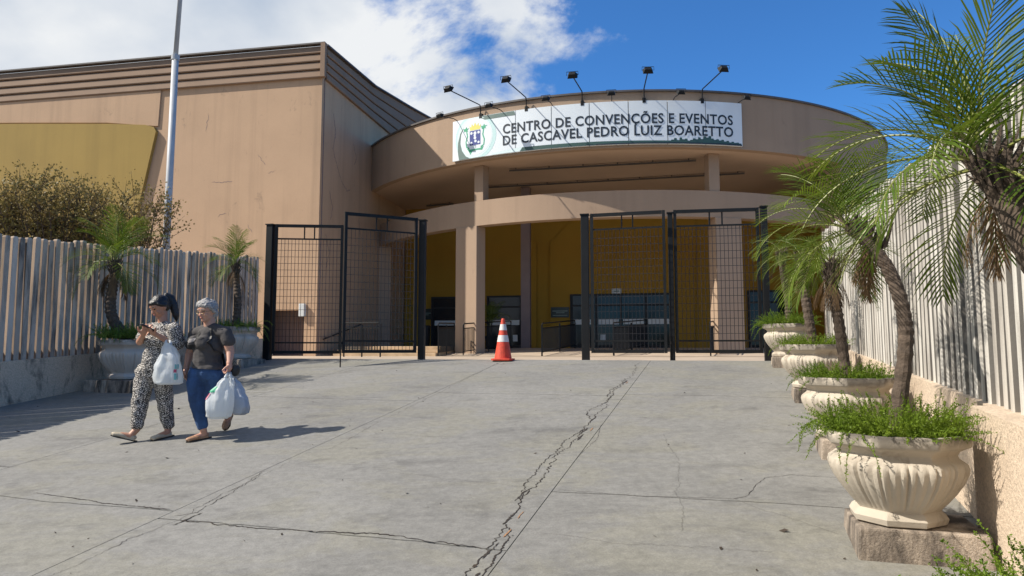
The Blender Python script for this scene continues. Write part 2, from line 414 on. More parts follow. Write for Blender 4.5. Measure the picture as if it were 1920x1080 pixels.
M['tee'] = tee()
M['tee_print'] = simple('tee_print', (0.006, 0.006, 0.006), 0.7)
M['tee_print_grey'] = simple('tee_print_grey', (0.22, 0.205, 0.20), 0.8)
def pattern():
    n = NT('jumpsuit_print')
    v = n.mapping((58, 58, 58), (0.35, 0.5, 0.78))
    w = n.N.new('ShaderNodeTexChecker'); n.link(v, w.inputs['Vector']); w.inputs['Scale'].default_value = 1.0
    v2 = n.mapping((30, 30, 26), (0.2, 0.4, 0.6))
    vo = n.N.new('ShaderNodeTexVoronoi'); vo.feature = 'DISTANCE_TO_EDGE'; n.link(v2, vo.inputs['Vector']); vo.inputs['Scale'].default_value = 2.1
    k = n.ramp(vo.outputs[0], [(0.10, 0.0), (0.13, 1.0)])
    f = n.math('MULTIPLY', w.outputs[1], 0.75)
    c = n.mix(k, (0.012, 0.011, 0.012), n.mix(f, (0.72, 0.67, 0.60), (0.02, 0.02, 0.02)))
    n.col(c); n.bump(n.noise(10, 3, 0.5, n.mapping((1, 1, 1.6))), 0.3, 0.02); n.set(Roughness=0.8); return n.mat
M['print'] = pattern()
def plastic(name, c, t=0.45):
    n = NT(name); n.col(c); n.set(Roughness=0.32)
    f = n.noise(16, 5, 0.6, n.mapping((1, 1, 0.5))); n.bump(f, 0.7, 0.02)
    tr = n.N.new('ShaderNodeBsdfTranslucent'); tr.inputs[0].default_value = (*c, 1)
    ms = n.N.new('ShaderNodeMixShader'); ms.inputs[0].default_value = t
    n.link(n.b.outputs[0], ms.inputs[1]); n.link(tr.outputs[0], ms.inputs[2]); n.link(ms.outputs[0], n.N['Material Output'].inputs[0]); return n.mat
M['bag'] = plastic('bag_white', (0.74, 0.78, 0.80))
M['bag_grey'] = plastic('bag_bluish', (0.55, 0.60, 0.66), 0.3)
M['bag_green'] = simple('bag_print_green', (0.03, 0.33, 0.18), 0.5)
M['bag_teal'] = simple('bag_print_teal', (0.16, 0.42, 0.42), 0.5)
M['bag_red'] = simple('bag_print_red', (0.45, 0.07, 0.13), 0.5)
M['shoe_tan'] = simple('shoe_tan', (0.34, 0.19, 0.105), 0.5, 0.15, 20)
M['shoe_cream'] = simple('shoe_cream', (0.42, 0.36, 0.26), 0.5, 0.15, 20)
M['phone'] = simple('phone_case', (0.06, 0.055, 0.055), 0.25)
M['leather'] = simple('black_leather', (0.010, 0.010, 0.011), 0.4)
M['gold'] = simple('wire_frame', (0.25, 0.18, 0.10), 0.3, Metallic=0.6)
M['debris'] = simple('dry_leaf', (0.045, 0.032, 0.022), 0.9, 0.4, 20)

# ================================================================== SETTING
m = MB(); G = 420
m.add([(-G, -G, -0.30), (G, -G, -0.30), (G, G, -0.30), (-G, G, -0.30)], [(0, 1, 2, 3)])
struct(m.build('ground', M['ground']))
UL, UR = -9.75, 1.34
# ramp bed under the slabs
m = MB(); m.prism([RP(s, UL - 0.1, -0.035) for s in (-2.2, CREST)] + [RP(s, UR + 0.3, -0.035) for s in (CREST, -2.2)], (0, 0, -0.9))
ramp = struct(m.build('ramp', M['joint']))
lanes = [(UL, -6.42, [-2.2, 1.2, 4.9, 8.6, CREST]), (-6.42, -3.90, [-2.2, 0.6, 4.20, 8.3, CREST]),
         (-3.90, -1.30, [-2.2, 0.9, 4.05, 8.9, CREST]), (-1.30, UR + 0.25, [-2.2, 1.6, 5.16, 9.0, CREST])]
rng = random.Random(3)
def cross(u0, u1, s, n=26, amp=0.02):
    ph = rng.uniform(0, 50)
    return [(s + amp * 2.2 * noise.noise((u0 + (u1 - u0) * i / n, ph, 0.3)) + rng.uniform(-amp, amp) * 0.35, u0 + (u1 - u0) * i / n) for i in range(n + 1)]
for (u0, u1, ss) in lanes:
    g = 0.0035; edges = []
    for i, s in enumerate(ss): edges.append(cross(u0 + g, u1 - g, s) if 0 < i < len(ss) - 1 else [(s, u0 + g), (s, u1 - g)])
    for a, b in zip(edges[:-1], edges[1:]):
        q = 0.008 if len(a) > 2 else 0; q2 = 0.008 if len(b) > 2 else 0.0
        pts = [RP(s + q, u) for s, u in a] + [RP(s - q2, u) for s, u in b[::-1]]
        m = MB(); m.prism(pts, (0, 0, -0.09)); m.build('slab', M['concrete'], ramp)
# cracks that run beside the joints: uneven open seams
def crackline(pts, w0, w1, amp, seed, name='crack', mat='crack', lift=0.003, step=0.018):
    r = random.Random(seed); path = []
    for (s0, u0), (s1, u1) in zip(pts[:-1], pts[1:]):
        L = math.hypot(s1 - s0, u1 - u0); n = max(2, int(L / step))
        for i in range(n): t = i / n; path.append((s0 + (s1 - s0) * t, u0 + (u1 - u0) * t))
    path.append(pts[-1]); V = []; n = len(path)
    for i, (s, u) in enumerate(path):
        a = path[max(i - 1, 0)]; b = path[min(i + 1, n - 1)]; ds, du = b[0] - a[0], b[1] - a[1]; L = math.hypot(ds, du) or 1
        ns, nu = -du / L, ds / L
        o = amp * (noise.noise((s * 2.3, u * 2.3, seed)) * 1.2 + noise.noise((s * 9, u * 9, seed + 5)) * 0.7 + noise.noise((s * 31, u * 31, seed + 7)) * 0.45) + r.uniform(-amp, amp) * 0.14
        w = max(0.0008, 0.50 * (w0 + (w1 - w0) * i / n) * (0.2 + 0.9 * abs(noise.noise((s * 6, u * 6, seed + 9))) + r.uniform(0, 0.45)))
        if i in (0, n - 1): w = 0.0006
        V.append((s + ns * o, u + nu * o, ns, nu, w))
    P = [RP(s + ns * w, u + nu * w, lift) for s, u, ns, nu, w in V] + [RP(s - ns * w, u - nu * w, lift) for s, u, ns, nu, w in V]
    m = MB(); m.add(P, [(i, i + 1, n + i + 1, n + i) for i in range(n - 1)]); return m.build(name, M[mat], ramp)
# beside the left joint
crackline([(3.0, -3.78), (4.05, -3.74), (4.6, -3.80), (5.2, -3.86)], 0.004, 0.007, 0.035, 1)
crackline([(4.1, -3.80), (4.2, -3.68), (4.75, -3.78), (5.5, -3.83)], 0.010, 0.003, 0.03, 2)
crackline([(5.9, -3.72), (7.0, -3.77), (9.0, -3.83), (11.7, -3.92)], 0.004, 0.006, 0.03, 3)
# the broken strip along the right joint
crackline([(2.6, -1.42), (3.8, -1.42), (4.6, -1.45), (5.3, -1.44), (6.2, -1.46), (7.2, -1.42), (8.4, -1.45), (10.2, -1.44), (11.9, -1.43)], 0.012, 0.008, 0.055, 4)
crackline([(3.2, -1.30), (3.9, -1.33), (4.4, -1.40)], 0.020, 0.012, 0.035, 5)
crackline([(4.9, -1.52), (5.7, -1.56), (6.6, -1.50), (7.1, -1.44)], 0.011, 0.013, 0.05, 6)
crackline([(6.0, -1.30), (6.7, -1.25), (7.3, -1.31)], 0.004, 0.004, 0.01, 7)
crackline([(7.3, -1.46), (7.9, -1.55), (8.6, -1.47)], 0.014, 0.010, 0.045, 8)
crackline([(8.8, -1.50), (9.4, -1.53), (10.0, -1.46)], 0.015, 0.012, 0.045, 9)
for k, (s, u, w) in enumerate([(4.02, -1.40, .035), (4.55, -1.44, .03), (6.75, -1.42, .045), (7.0, -1.43, .05), (7.55, -1.44, .035), (9.9, -1.43, .055), (8.7, -1.46, .035), (3.6, -1.37, .05), (4.08, -3.66, .05), (5.0, -1.49, .03)]):
    crackline([(s - 0.12, u - 0.01), (s, u), (s + 0.13, u + 0.012)], w * 0.45, w * 0.45, 0.02, 40 + k, 'chipped_edge', 'crack', 0.0036)
for k, (s, u, w) in enumerate([(4.30, -1.385, .03), (7.08, -1.37, .035), (9.86, -1.40, .03), (4.62, -1.40, .02)]):
    crackline([(s - 0.07, u), (s + 0.07, u + 0.01)], w * 0.5, w * 0.5, 0.012, 60 + k, 'chipped_edge', 'spall', 0.0042)
# cross cracks
crackline([(4.05, -3.70), (4.03, -3.0), (4.10, -2.2), (4.05, -1.45)], 0.018, 0.010, 0.03, 11)
crackline([(4.22, -3.95), (4.24, -4.6), (4.32, -5.4)], 0.018, 0.006, 0.02, 12)
crackline([(5.17, -1.27), (5.16, -0.6), (5.22, 0.0), (5.30, 0.08), (5.75, 0.22), (5.86, 0.42), (5.84, 0.8)], 0.005, 0.006, 0.02, 13)
crackline([(6.62, -3.6), (6.55, -2.9), (6.62, -2.2)], 0.004, 0.003, 0.02, 14)
crackline([(6.60, -4.0), (6.62, -4.5)], 0.003, 0.003, 0.015, 15)
crackline([(7.05, -1.1), (7.15, -0.3), (7.5, 0.4), (7.6, 0.75)], 0.002, 0.003, 0.04, 16)
crackline([(7.0, -0.65), (6.0, -0.42), (5.3, -0.40), (4.55, -0.30)], 0.0016, 0.002, 0.03, 17)
crackline([(5.22, 0.0), (4.95, 0.28), (4.7, 0.6)], 0.0018, 0.0012, 0.03, 18)
crackline([(5.2, -1.55), (5.3, -2.3), (5.42, -2.9)], 0.002, 0.0014, 0.02, 19)
crackline([(4.35, 0.2), (4.3, -0.7), (4.35, -1.2)], 0.0016, 0.0012, 0.03, 20)
crackline([(5.3, -6.55), (5.9, -6.50), (6.8, -6.44)], 0.002, 0.006, 0.03, 21)
# forecourt beyond the crest, its sloping walk up to the doors, and the bank behind the left wall
m = MB(); m.prism([RZ(CREST + 0.012, UL - 30, ZF), RZ(CREST + 0.012, 34, ZF), RZ(70, 34, ZF), RZ(70, UL - 30, ZF)], (0, 0, -1.6))
fc = struct(m.build('forecourt', M['paving']))
m = MB(); m.prism([RZ(-2, UL - 0.22, ZF - 0.05), RZ(-2, UL - 30, ZF - 0.05), RZ(CREST, UL - 30, ZF - 0.05), RZ(CREST, UL - 0.22, ZF - 0.05)], (0, 0, -1.6))
struct(m.build('terrace', simple('terrace_soil', (0.16, 0.12, 0.08), 0.95, 0.3, 2, 0.3)))
m = MB()   # entrance floor
pl = [(-2.5, 0.4), (16, 0.4), (16, 4.0), (16, 11), (-2.5, 11), (-2.5, 4.0)]
A = [BP(3.0, 0.6, ZF + 0.008), BP(17.5, 0.6, ZF + 0.008), BP(17.5, 4.6, ZF + 0.27), BP(3.0, 4.6, ZF + 0.27), BP(17.5, 14, ZF + 0.27), BP(3.0, 14, ZF + 0.27)]
m.add(A, [(0, 1, 2, 3), (3, 2, 4, 5)]); struct(m.build('entrance_floor', M['paving'], fix=True))

# leaf litter and grit lying on the slope
m = MB(); r = random.Random(11)
spots = [(255, 940, .028), (489, 800, .03), (1470, 997, .03), (33, 810, .03), (313, 860, .022), (335, 767, .03), (890, 1063, .02), (1352, 1030, .02)]
from_px = []
for x, y, w in spots:
    q = ray(x, y); k = SL * (q.x * dv[0] + q.y * dv[1]) - q.z; t = CZ / k; from_px.append((q.x * t, q.y * t, w))
for i in range(170):
    s, u = r.uniform(2.5, 11.8), r.uniform(UL + 0.3, 1.1); p = RP(s, u); from_px.append((p.x, p.y, r.choice((.006, .008, .010, .012, .016))))
for x, y, w in from_px:
    s = x * dv[0] + y * dv[1]; c = Vector((x, y, SL * s + 0.004)); a = r.uniform(0, 6.3)
    X = Vector((math.cos(a), math.sin(a), 0.05)) * w; Y = Vector((-math.sin(a), math.cos(a), SL)) * w * 0.55
    m.add([c - X, c + Y * r.uniform(.4, 1) + Vector((0, 0, w * .35)), c + X + Vector((0, 0, w * .3)), c - Y], [(0, 3, 2, 1)])
o = stuff(m.build('leaf_litter', M['debris'])); tag(o, 'scattered dry leaves and dark grit lying on the concrete ramp', 'litter')

# ------------------------------------------------------------------ boundary walls and slatted fences
def zl(s): return 1.53 + 0.072 * (s - 7.26)
def zr(s): return 1.375 + 0.062 * (s - 4.86)
def low_wall(name, label, u0, u1, s0, s1, ztop, mat, n=14):
    m = MB(); ss = [s0 + (s1 - s0) * i / n for i in range(n + 1)]
    V = []
    for s in ss:
        zb = min(SL * s, SL * CREST) - 0.15
        V += [RZ(s, u0, zb), RZ(s, u1, zb), RZ(s, u1, ztop(s)), RZ(s, u0, ztop(s))]
    fs = [(0, 1, 2, 3), tuple(4 * n + k for k in (3, 2, 1, 0))]
    for i in range(n):
        for k in range(4): fs.append((4 * i + k, 4 * i + 4 + k, 4 * i + 4 + (k + 1) % 4, 4 * i + (k + 1) % 4))
    m.add(V, fs); o = m.build(name, mat, loc=RZ(s0, u0, SL * s0)); return tag(o, label, 'wall')
low_wall('boundary_wall', 'low stained grey retaining wall under the left slatted fence', UL - 0.20, UL, 0.5, 12.9, zl, M['lowwall_l'])
low_wall('boundary_wall', 'low tan roughcast wall under the white slatted fence on the right', UR + 0.10, UR + 0.34, 4.75, 12.4, zr, M['lowwall_r'])
low_wall('boundary_wall', 'nearest stretch of tan roughcast wall at the right edge of the ramp', UR, UR + 0.32, -1.5, 4.74, lambda s: zr(s) + 0.004, M['lowwall_r'])
def slat_mesh(name, t, w, h, mat):
    c = 0.008; m = MB()
    prof = [(-t / 2 + c, -w / 2), (t / 2 - c, -w / 2), (t / 2, -w / 2 + c), (t / 2, w / 2 - c), (t / 2 - c, w / 2), (-t / 2 + c, w / 2), (-t / 2, w / 2 - c), (-t / 2, -w / 2 + c)]
    top = [(x * 0.72, y * 0.80) for x, y in prof]
    P = [(x, y, 0) for x, y in prof] + [(x, y, h - 0.025) for x, y in prof] + [(x, y, h) for x, y in top]
    fs = [tuple(range(8))[::-1], tuple(range(16, 24))]
    for r_ in (0, 8):
        for i in range(8): fs.append((r_ + i, r_ + (i + 1) % 8, r_ + 8 + (i + 1) % 8, r_ + 8 + i))
    m.add(P, fs); me = m.mesh(name, mat)
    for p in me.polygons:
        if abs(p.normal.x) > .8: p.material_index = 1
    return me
fl = thing('slatted_fence', 'tall weathered grey concrete slat fence along the left side of the ramp', 'fence', RZ(0.8, UL - 0.1, zl(0.8)))
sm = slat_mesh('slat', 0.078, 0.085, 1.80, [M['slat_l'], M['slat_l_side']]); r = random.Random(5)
s = 0.8
while s < 12.75:
    piece('slat', sm, fl, RZ(s, UL - 0.10 + r.uniform(-.006, .006), zl(s) - 0.004), (r.uniform(-.008, .008), r.uniform(-.008, .008), math.pi / 2 - PSI + r.uniform(-.10, .10)), (1, 1, r.uniform(.985, 1.012)))
    s += 0.1125
m = MB(); m.bar(RZ(0.8, UL - 0.172, zl(.8) + .12), RZ(12.75, UL - 0.172, zl(12.75) + .12), 0.05, 0.09); m.build('rail', M['slat_l'], fl)
fr = thing('slatted_fence', 'tall white concrete slat fence behind the palms on the right', 'fence', RZ(-1.2, UR + 0.2, zr(-1.2)))
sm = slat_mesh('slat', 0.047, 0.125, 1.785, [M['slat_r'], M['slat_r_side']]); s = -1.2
while s < 12.2:
    piece('slat', sm, fr, RZ(s, UR + 0.20 + r.uniform(-.004, .004), zr(s) - 0.004), (r.uniform(-.006, .006), r.uniform(-.006, .006), math.pi / 2 - PSI + r.uniform(-.05, .05)), (1, 1, r.uniform(.99, 1.01)))
    s += 0.119
m = MB(); m.bar(RZ(-1.2, UR + 0.282, zr(-1.2) + 0.12), RZ(12.2, UR + 0.282, zr(12.2) + 0.12), 0.05, 0.09); m.build('rail', M['slat_r'], fr)

# ================================================================== HALL (left block)
ZT = bplane(592, 87, 0)[1]; ZC = bplane(592, 147, 0)[1]
hall = thing('hall_building', 'large beige windowless hall block with grey ribbed metal roof band', 'building', BP(-15, 4, ZF))
a0, zo = bplane(503, 582, 0); a1, _ = bplane(570, 600, 0); zb = ZF - 0.4
AF = -34.0; TW = 0.3
m = MB()
def wallbox(mb, x0, x1, z0, z1, b0=0.0, b1=TW):
    mb.prism([BP(x0, b0, z0), BP(x1, b0, z0), BP(x1, b0, z1), BP(x0, b0, z1)], Vector((eb.x, eb.y, 0)) * (b1 - b0))
m.add([BP(*q) for q in [(AF, 0, zb), (a0, 0, zb), (a0, 0, zo), (a1, 0, zo), (a1, 0, zb), (0, 0, zb), (0, 0, ZC + .3), (AF, 0, ZC + .3)]]
      + [BP(*q) for q in [(AF, TW, zb), (a0, TW, zb), (a0, TW, zo), (a1, TW, zo), (a1, TW, zb), (0, TW, zb), (0, TW, ZC + .3), (AF, TW, ZC + .3)]],
      [(0, 1, 2, 7), (2, 3, 6, 7), (3, 4, 5, 6), (8, 15, 10, 9), (10, 15, 14, 11), (11, 14, 13, 12), (1, 9, 10, 2), (2, 10, 11, 3), (3, 11, 12, 4), (0, 8, 9, 1), (4, 12, 13, 5), (0, 7, 15, 8), (7, 6, 14, 15), (5, 13, 14, 6)])
m.build('front_wall', M['wall'], hall)
m = MB(); m.prism([BP(-0.004, TW + .003, zb), BP(-0.004, 22, zb), BP(-0.004, 22, ZC + .3), BP(-0.004, TW + .003, ZC + .3)], Vector((-er.x, -er.y, 0)) * TW)
m.build('side_wall', M['wall'], hall)
# control joint (dark vertical seam) on the side wall, and the garage recess
m = MB(); m.bar(BP(0.008, 0.16, zb), BP(0.008, 0.16, ZC), 0.02, 0.03); m.build('downpipe_seam', M['mauve'], hall)
m = MB(); wallbox(m, a0 - .3, a1 + .3, zb, zo + .2, 0.9, 1.0); dr = m.build('garage_door', M['mauve'], hall)
m = MB()
k = a0 - .2
while k < a1 + .2:
    wallbox(m, k, k + 0.03, zb, zo, 0.875, 0.898); k += 0.16
m.build('rib', M['mauve'], dr)
m = MB(); wallbox(m, a1 - .14, a1 + .06, zo - 0.22, zo + 0.20, -0.12, -0.002); m.build('meter_box', M['plate'], hall, bevel=.01)
# ochre panel standing a little proud of the wall
px = [(-400, 236), (40, 232), (200, 232), (272, 234), (288, 238), (292, 246), (263, 372), (240, 470), (232, 560), (-400, 560)]
pts = [bplane(x, y, -0.13) for x, y in px]
m = MB(); m.prism([BP(a, -0.13, z) for a, z in pts], Vector((eb.x, eb.y, 0)) * 0.128); m.build('ochre_panel', M['ochre_dull'], hall)
px = [(-400, 165), (302, 160), (296, 236), (290, 236), (200, 230), (40, 230), (-400, 234)]
pts = [bplane(x, y, -0.05) for x, y in px]; pts = [(a, min(z, ZC - .01)) for a, z in pts]
m = MB(); m.prism([BP(a, -0.05, z) for a, z in pts], Vector((eb.x, eb.y, 0)) * 0.048); m.build('upper_band', M['wall'], hall)
# ribbed metal roof band: lapped strips
NS = 4; prof_t = [(0, 0), (4.35, .22), (8.6, .85), (11.7, 1.35), (15, 1.75), (22, 2.2)]
def lift(b):
    for (b0, z0), (b1, z1) in zip(prof_t[:-1], prof_t[1:]):
        if b0 <= b <= b1: return z0 + (z1 - z0) * (b - b0) / (b1 - b0)
    return 0
H = (ZT - ZC) / NS
for i in range(NS):
    z0, z1 = ZC + i * H, ZC + (i + 1) * H
    m = MB(); e = Vector((eb.x, eb.y, 0))
    P = []
    for a in (AF, 0.02):
        P += [BP(a, -0.085, z0), BP(a, -0.10, z0 + .03), BP(a, -0.055, z1 - .035), BP(a, 0.05, z1 + .01), BP(a, 0.05, z0)]
    m.add(P, [(0, 1, 2, 3, 4), (9, 8, 7, 6, 5)] + [(k, (k + 1) % 5, 5 + (k + 1) % 5, 5 + k) for k in range(5)])
    m.build('roof_strip', M['clad'], hall)
    m = MB(); bs = [0.16, 2, 4.35, 6.5, 8.6, 10.2, 11.7, 13.5, 15, 18, 22]; P = []
    for b in bs:
        l0 = lift(b) * i / NS; l1 = lift(b) * (i + 1) / NS
        P += [BP(0.085, b, z0 + l0), BP(0.10, b, z0 + l0 + .03), BP(0.055, b, z1 + l1 - .035), BP(-0.1, b, z1 + l1 + .01), BP(-0.1, b, z0 + l0)]
    nb = len(bs)
    m.add(P, [(0, 1, 2, 3, 4), tuple(5 * nb - 1 - k for k in range(5))] + [(5 * q + k, 5 * q + (k + 1) % 5, 5 * q + 5 + (k + 1) % 5, 5 * q + 5 + k) for q in range(nb - 1) for k in range(5)])
    m.build('roof_strip', M['clad'], hall)
m = MB(); m.bar(BP(0.08, -0.12, ZC - .02), BP(0.08, -0.12, ZT + .03), 0.14, 0.16, Vector((er.x, er.y, 0))); m.build('corner_trim', M['clad'], hall)
m = MB()
m.bar(BP(AF, -0.08, ZT + .035), BP(0.14, -0.08, ZT + .035), 0.20, 0.05)
bs = [0.05, 4.35, 8.6, 11.7, 15, 22]
for b0, b1 in zip(bs[:-1], bs[1:]): m.bar(BP(0.06, b0, ZT + lift(b0) + .037), BP(0.06, b1, ZT + lift(b1) + .037), 0.2, 0.05)
m.build('roof_cap', M['coping'], hall)
m = MB(); V = []
for b in prof_t: V += [BP(AF, b[0], ZT + b[1] - .02), BP(0, b[0], ZT + b[1] - .02)]
m.add(V, [(2 * i, 2 * i + 1, 2 * i + 3, 2 * i + 2) for i in range(5)]); m.build('roof', M['clad'], hall)
# wall handrail
m = MB(); p = BP(0.12, 0.3, ZF + .55); q = BP(0.12, 3.4, ZF + 1.15)
m.tube([p, q], .022, 8)
for t in (.1, .5, .9): c = p.lerp(q, t); m.bar(c, c + Vector((-er.x, -er.y, 0)) * .12, .015)
m.build('handrail', M['black'], hall)

# ================================================================== ROTUNDA
Z0, Z1 = 7.93, 9.68
rot = thing('entrance_rotunda', 'curved beige entrance rotunda with deep canopy, ring beam and ochre back wall', 'building', CP(-11, 9, ZF))
m = MB(); m.arc(-63, 84, RF - .25, RF, Z0, Z1, 90); m.build('fascia', M['rotunda'], rot)
m = MB(); m.arc(-63, 84, RF - .30, RF + .07, Z1 + .003, Z1 + .06, 90); m.build('coping', M['coping'], rot)
m = MB(); m.arc(-120, 100, 0.02, RF - .27, Z0 + .02, Z0 + .12, 90); m.build('soffit', M['soffit'], rot)
m = MB(); m.arc(-120, 100, 0.02, RF - .27, Z1 - .25, Z1 - .15, 90); m.build('roof', M['clad'], rot)
m = MB(); m.arc(-67, 33, 10.72, 11.1, 5.87, 6.72, 70); m.build('ring_beam', M['rotunda'], rot)
m = MB(); m.arc(33.05, 84, 10.9, RF - .004, ZF - .2, Z0 - .003, 40); m.build('curved_wall', M['rotunda'], rot)
for phi in (-66.5, -34.0, 11.6):
    m = MB(); c = CP(phi, 10.87, 0); c.z = (5.868 + ZF - .1) / 2
    m.box(c, (0.90, 0.50, 5.868 - ZF + .1), (tan_(phi), rad(phi), Vector((0, 0, 1)))); m.build('column', M['rotunda'], rot, bevel=.015)
for phi in (-31.5, 9.4):
    m = MB(); c = CP(phi, 10.90, 0); c.z = (6.722 + Z0 + .018) / 2
    m.box(c, (0.36, 0.34, Z0 + .018 - 6.722), (tan_(phi), rad(phi), Vector((0, 0, 1)))); m.build('upper_column', M['rotunda'], rot, bevel=.01)
# dark conduit rails under the soffit
for (x0, y0, x1, y1) in ((955, 320, 1305, 301), (905, 352, 1396, 325), (800, 386, 850, 382)):
    def hz(x, y, z):
        q = ray(x, y); t = (z - CZ) / q.z; return Vector((q.x * t, q.y * t, z))
    p, q = hz(x0, y0, Z0 - .06), hz(x1, y1, Z0 - .06); m = MB(); m.bar(p, q, 0.07, 0.05)
    n = int((q - p).length / 1.1)
    for i in range(n + 1): c = p.lerp(q, (i + .2) / (n + .4)); m.bar(c, c + Vector((0, 0, .08)), .04)
    m.build('soffit_conduit', M['coping'], rot)
# back wall
BD = 8.3; zt_ = Z0 + .4; FL = ZF + .27
m = MB(); wallbox(m, .05, 19.6, ZF - .1, zt_, BD, BD + .3); m.build('back_wall', M['yellow'], rot)
def bpoly(px, b, th, name, mat, par):
    pts = [bplane(x, y, b) for x, y in px]; m = MB(); m.prism([BP(a, b, z) for a, z in pts], Vector((eb.x, eb.y, 0)) * th); return m.build(name, mat, par)
bpoly([(1031, 652), (1031, 456), (1073, 413), (1073, 330), (1304, 330), (1304, 652)], BD - .09, .088, 'raised_panel', M['yellow'], rot)
bpoly([(880, 652), (880, 330), (962, 330), (962, 413), (1006, 456), (1006, 652)], BD - .09, .088, 'raised_panel', M['yellow'], rot)
m = MB(); a, z = bplane(985, 600, 4.9); wallbox(m, a - .17, a + .17, ZF, Z0, 4.9, 5.24); m.build('inner_pillar', M['mauve'], rot)
# glazed doors on the back wall
def glazing(xl, xr, yt, n, label=None, band=True):
    b = BD - .10; aL, zT = bplane(xl, yt, b); aR, _ = bplane(xr, yt, b); zB = FL + .005
    m = MB(); fw = .07
    tr = zT - .38
    def bx(x0, x1, z0, z1, b0=-.06, b1=-.012): wallbox(m, x0, x1, z0, z1, b + b0, b + b1)
    bx(aL - fw, aL, zB, zT + fw); bx(aR, aR + fw, zB, zT + fw); bx(aL, aR, zT, zT + fw); bx(aL, aR, tr - fw, tr, -.058); bx(aL, aR, zB, zB + .12, -.058)
    w = (aR - aL) / n
    for i in range(1, n): bx(aL + i * w - fw * .6, aL + i * w + fw * .6, zB + .12, zT, -.062)
    d = m.build('door', M['door_black'], rot)
    for i in range(n):
        x0, x1 = aL + i * w + fw * .6, aL + (i + 1) * w - fw * .6
        m2 = MB(); wallbox(m2, x0, x1, tr, zT, b - .03, b - .02); m2.build('transom_pane', M['glass'], d)
        m2 = MB(); wallbox(m2, x0, x1, zB + .12, tr - fw, b - .03, b - .02); m2.build('pane', M['glass'], d)
        if band:
            m2 = MB(); wallbox(m2, x0 + .05, x1 - .05, zB + .98, zB + 1.19, b - .036, b - .0325); m2.build('sticker_band', M['plate'], d)
    m3 = MB(); wallbox(m3, aL, aR, zB, zT, b - .011, b - .004); m3.build('backing', M['door_black'], d)
    return d
glazing(916, 978, 558, 1); glazing(1072, 1258, 555, 4); glazing(1404, 1470, 548, 1, band=False); glazing(812, 862, 560, 1)
m = MB(); a, z = bplane(1128, 640, BD - .14); wallbox(m, a - .1, a + .1, z, z + .16, BD - .141, BD - .138)
# plaques and the small plate over the doors
def plaque(x0, x1, y0, y1, b, mat, name, label, txt):
    aL, zT = bplane(x0, y0, b); aR, zB = bplane(x1, y1, b)
    t = thing(name, label, 'plaque', BP((aL + aR) / 2, b + .03, zB))
    m = MB(); wallbox(m, aL, aR, zB, zT, b, b + .03); m.build('board', mat, t)
    hh = zT - zB
    for (f0, f1, zz, th) in txt: m = MB(); wallbox(m, aL + (aR - aL) * f0, aL + (aR - aL) * f1, zB + hh * zz, zB + hh * (zz + th), b - .004, b - .0005); m.build('lettering', M['plaque_txt'], t)
plaque(1033, 1067, 576, 595, BD - .13, M['plaque'], 'wall_plaque', 'dark green plaque with pale lettering beside the main doors', [(.08, .92, .58, .08), (.28, .75, .42, .07), (.1, .9, .16, .07)])
plaque(785, 812, 579, 599, BD - .035, M['plaque'], 'wall_plaque', 'dark plaque on the ochre wall left of the front column', [(.2, .85, .55, .07), (.3, .7, .40, .06)])
plaque(1147, 1165, 541, 550, BD - .13, M['plate'], 'door_sign', 'small white plate above the glazed main doors', [(.2, .8, .3, .3)])
m = MB(); plw = None

# stone steps left of the column
stp = thing('stone_steps', 'sunlit tan stone steps left of the front column', 'steps', BP(3.2, 0, ZF))
for i in range(3):
    b0 = 0.0 + i * .32; m = MB(); wallbox(m, .6, 4.05 - i * .02, ZF - .02 if i == 0 else ZF + i * .105 + .001, ZF + (i + 1) * .105, b0, 3.2); m.build('tread', M['stone'], stp, bevel=.012)

# hairline cracks in the render of the hall walls
def wall_crack(fn, pts, w, seed):
    r = random.Random(seed); path = []
    for (a0_, z0_), (a1_, z1_) in zip(pts[:-1], pts[1:]):
        n = max(3, int(math.hypot(a1_ - a0_, z1_ - z0_) / .06))
        for i in range(n): t = i / n; path.append((a0_ + (a1_ - a0_) * t + r.gauss(0, .018), z0_ + (z1_ - z0_) * t + r.gauss(0, .018)))
    path.append(pts[-1]); n = len(path); P = []
    for sg in (-1, 1):
        for i, (a, z) in enumerate(path):
            q0, q1 = path[max(0, i - 1)], path[min(n - 1, i + 1)]; dx, dz = q1[0] - q0[0], q1[1] - q0[1]; L = math.hypot(dx, dz) or 1
            k = w * (r.uniform(.3, 1.1) if 0 < i < n - 1 else .1); P.append(fn(a - dz / L * k * sg, z + dx / L * k * sg))
    m = MB(); m.add(P, [(i, i + 1, n + i + 1, n + i) for i in range(n - 1)]); m.build('crack', M['mauve'], hall)
side = lambda b, z: BP(0.0025, b, z)
front = lambda a, z: BP(a, -.0025, z)
for i, pts in enumerate([[(.9, 9.9), (1.1, 9.2), (.9, 8.6), (1.6, 7.7)], [(1.6, 7.7), (2.1, 7.4), (2.4, 7.5)], [(.7, 7.1), (1.0, 6.6), (.9, 6.1)], [(2.0, 6.3), (2.2, 5.6), (2.1, 5.0)], [(2.6, 9.3), (2.9, 8.8), (2.7, 8.5)], [(3.2, 6.6), (3.4, 6.0)], [(.5, 5.6), (.8, 5.0), (.6, 4.4)]]): wall_crack(side, pts, .016, i)
for i, pts in enumerate([[(-2.3, 8.3), (-2.0, 7.9)], [(-1.9, 7.6), (-1.6, 7.7)], [(-4.0, 7.4), (-3.2, 7.4)], [(-2.6, 5.9), (-2.4, 5.6)], [(-3.7, 6.2), (-3.4, 6.3)], [(-4.2, 9.8), (-4.3, 9.2)]]): wall_crack(front, pts, .011, 20 + i)
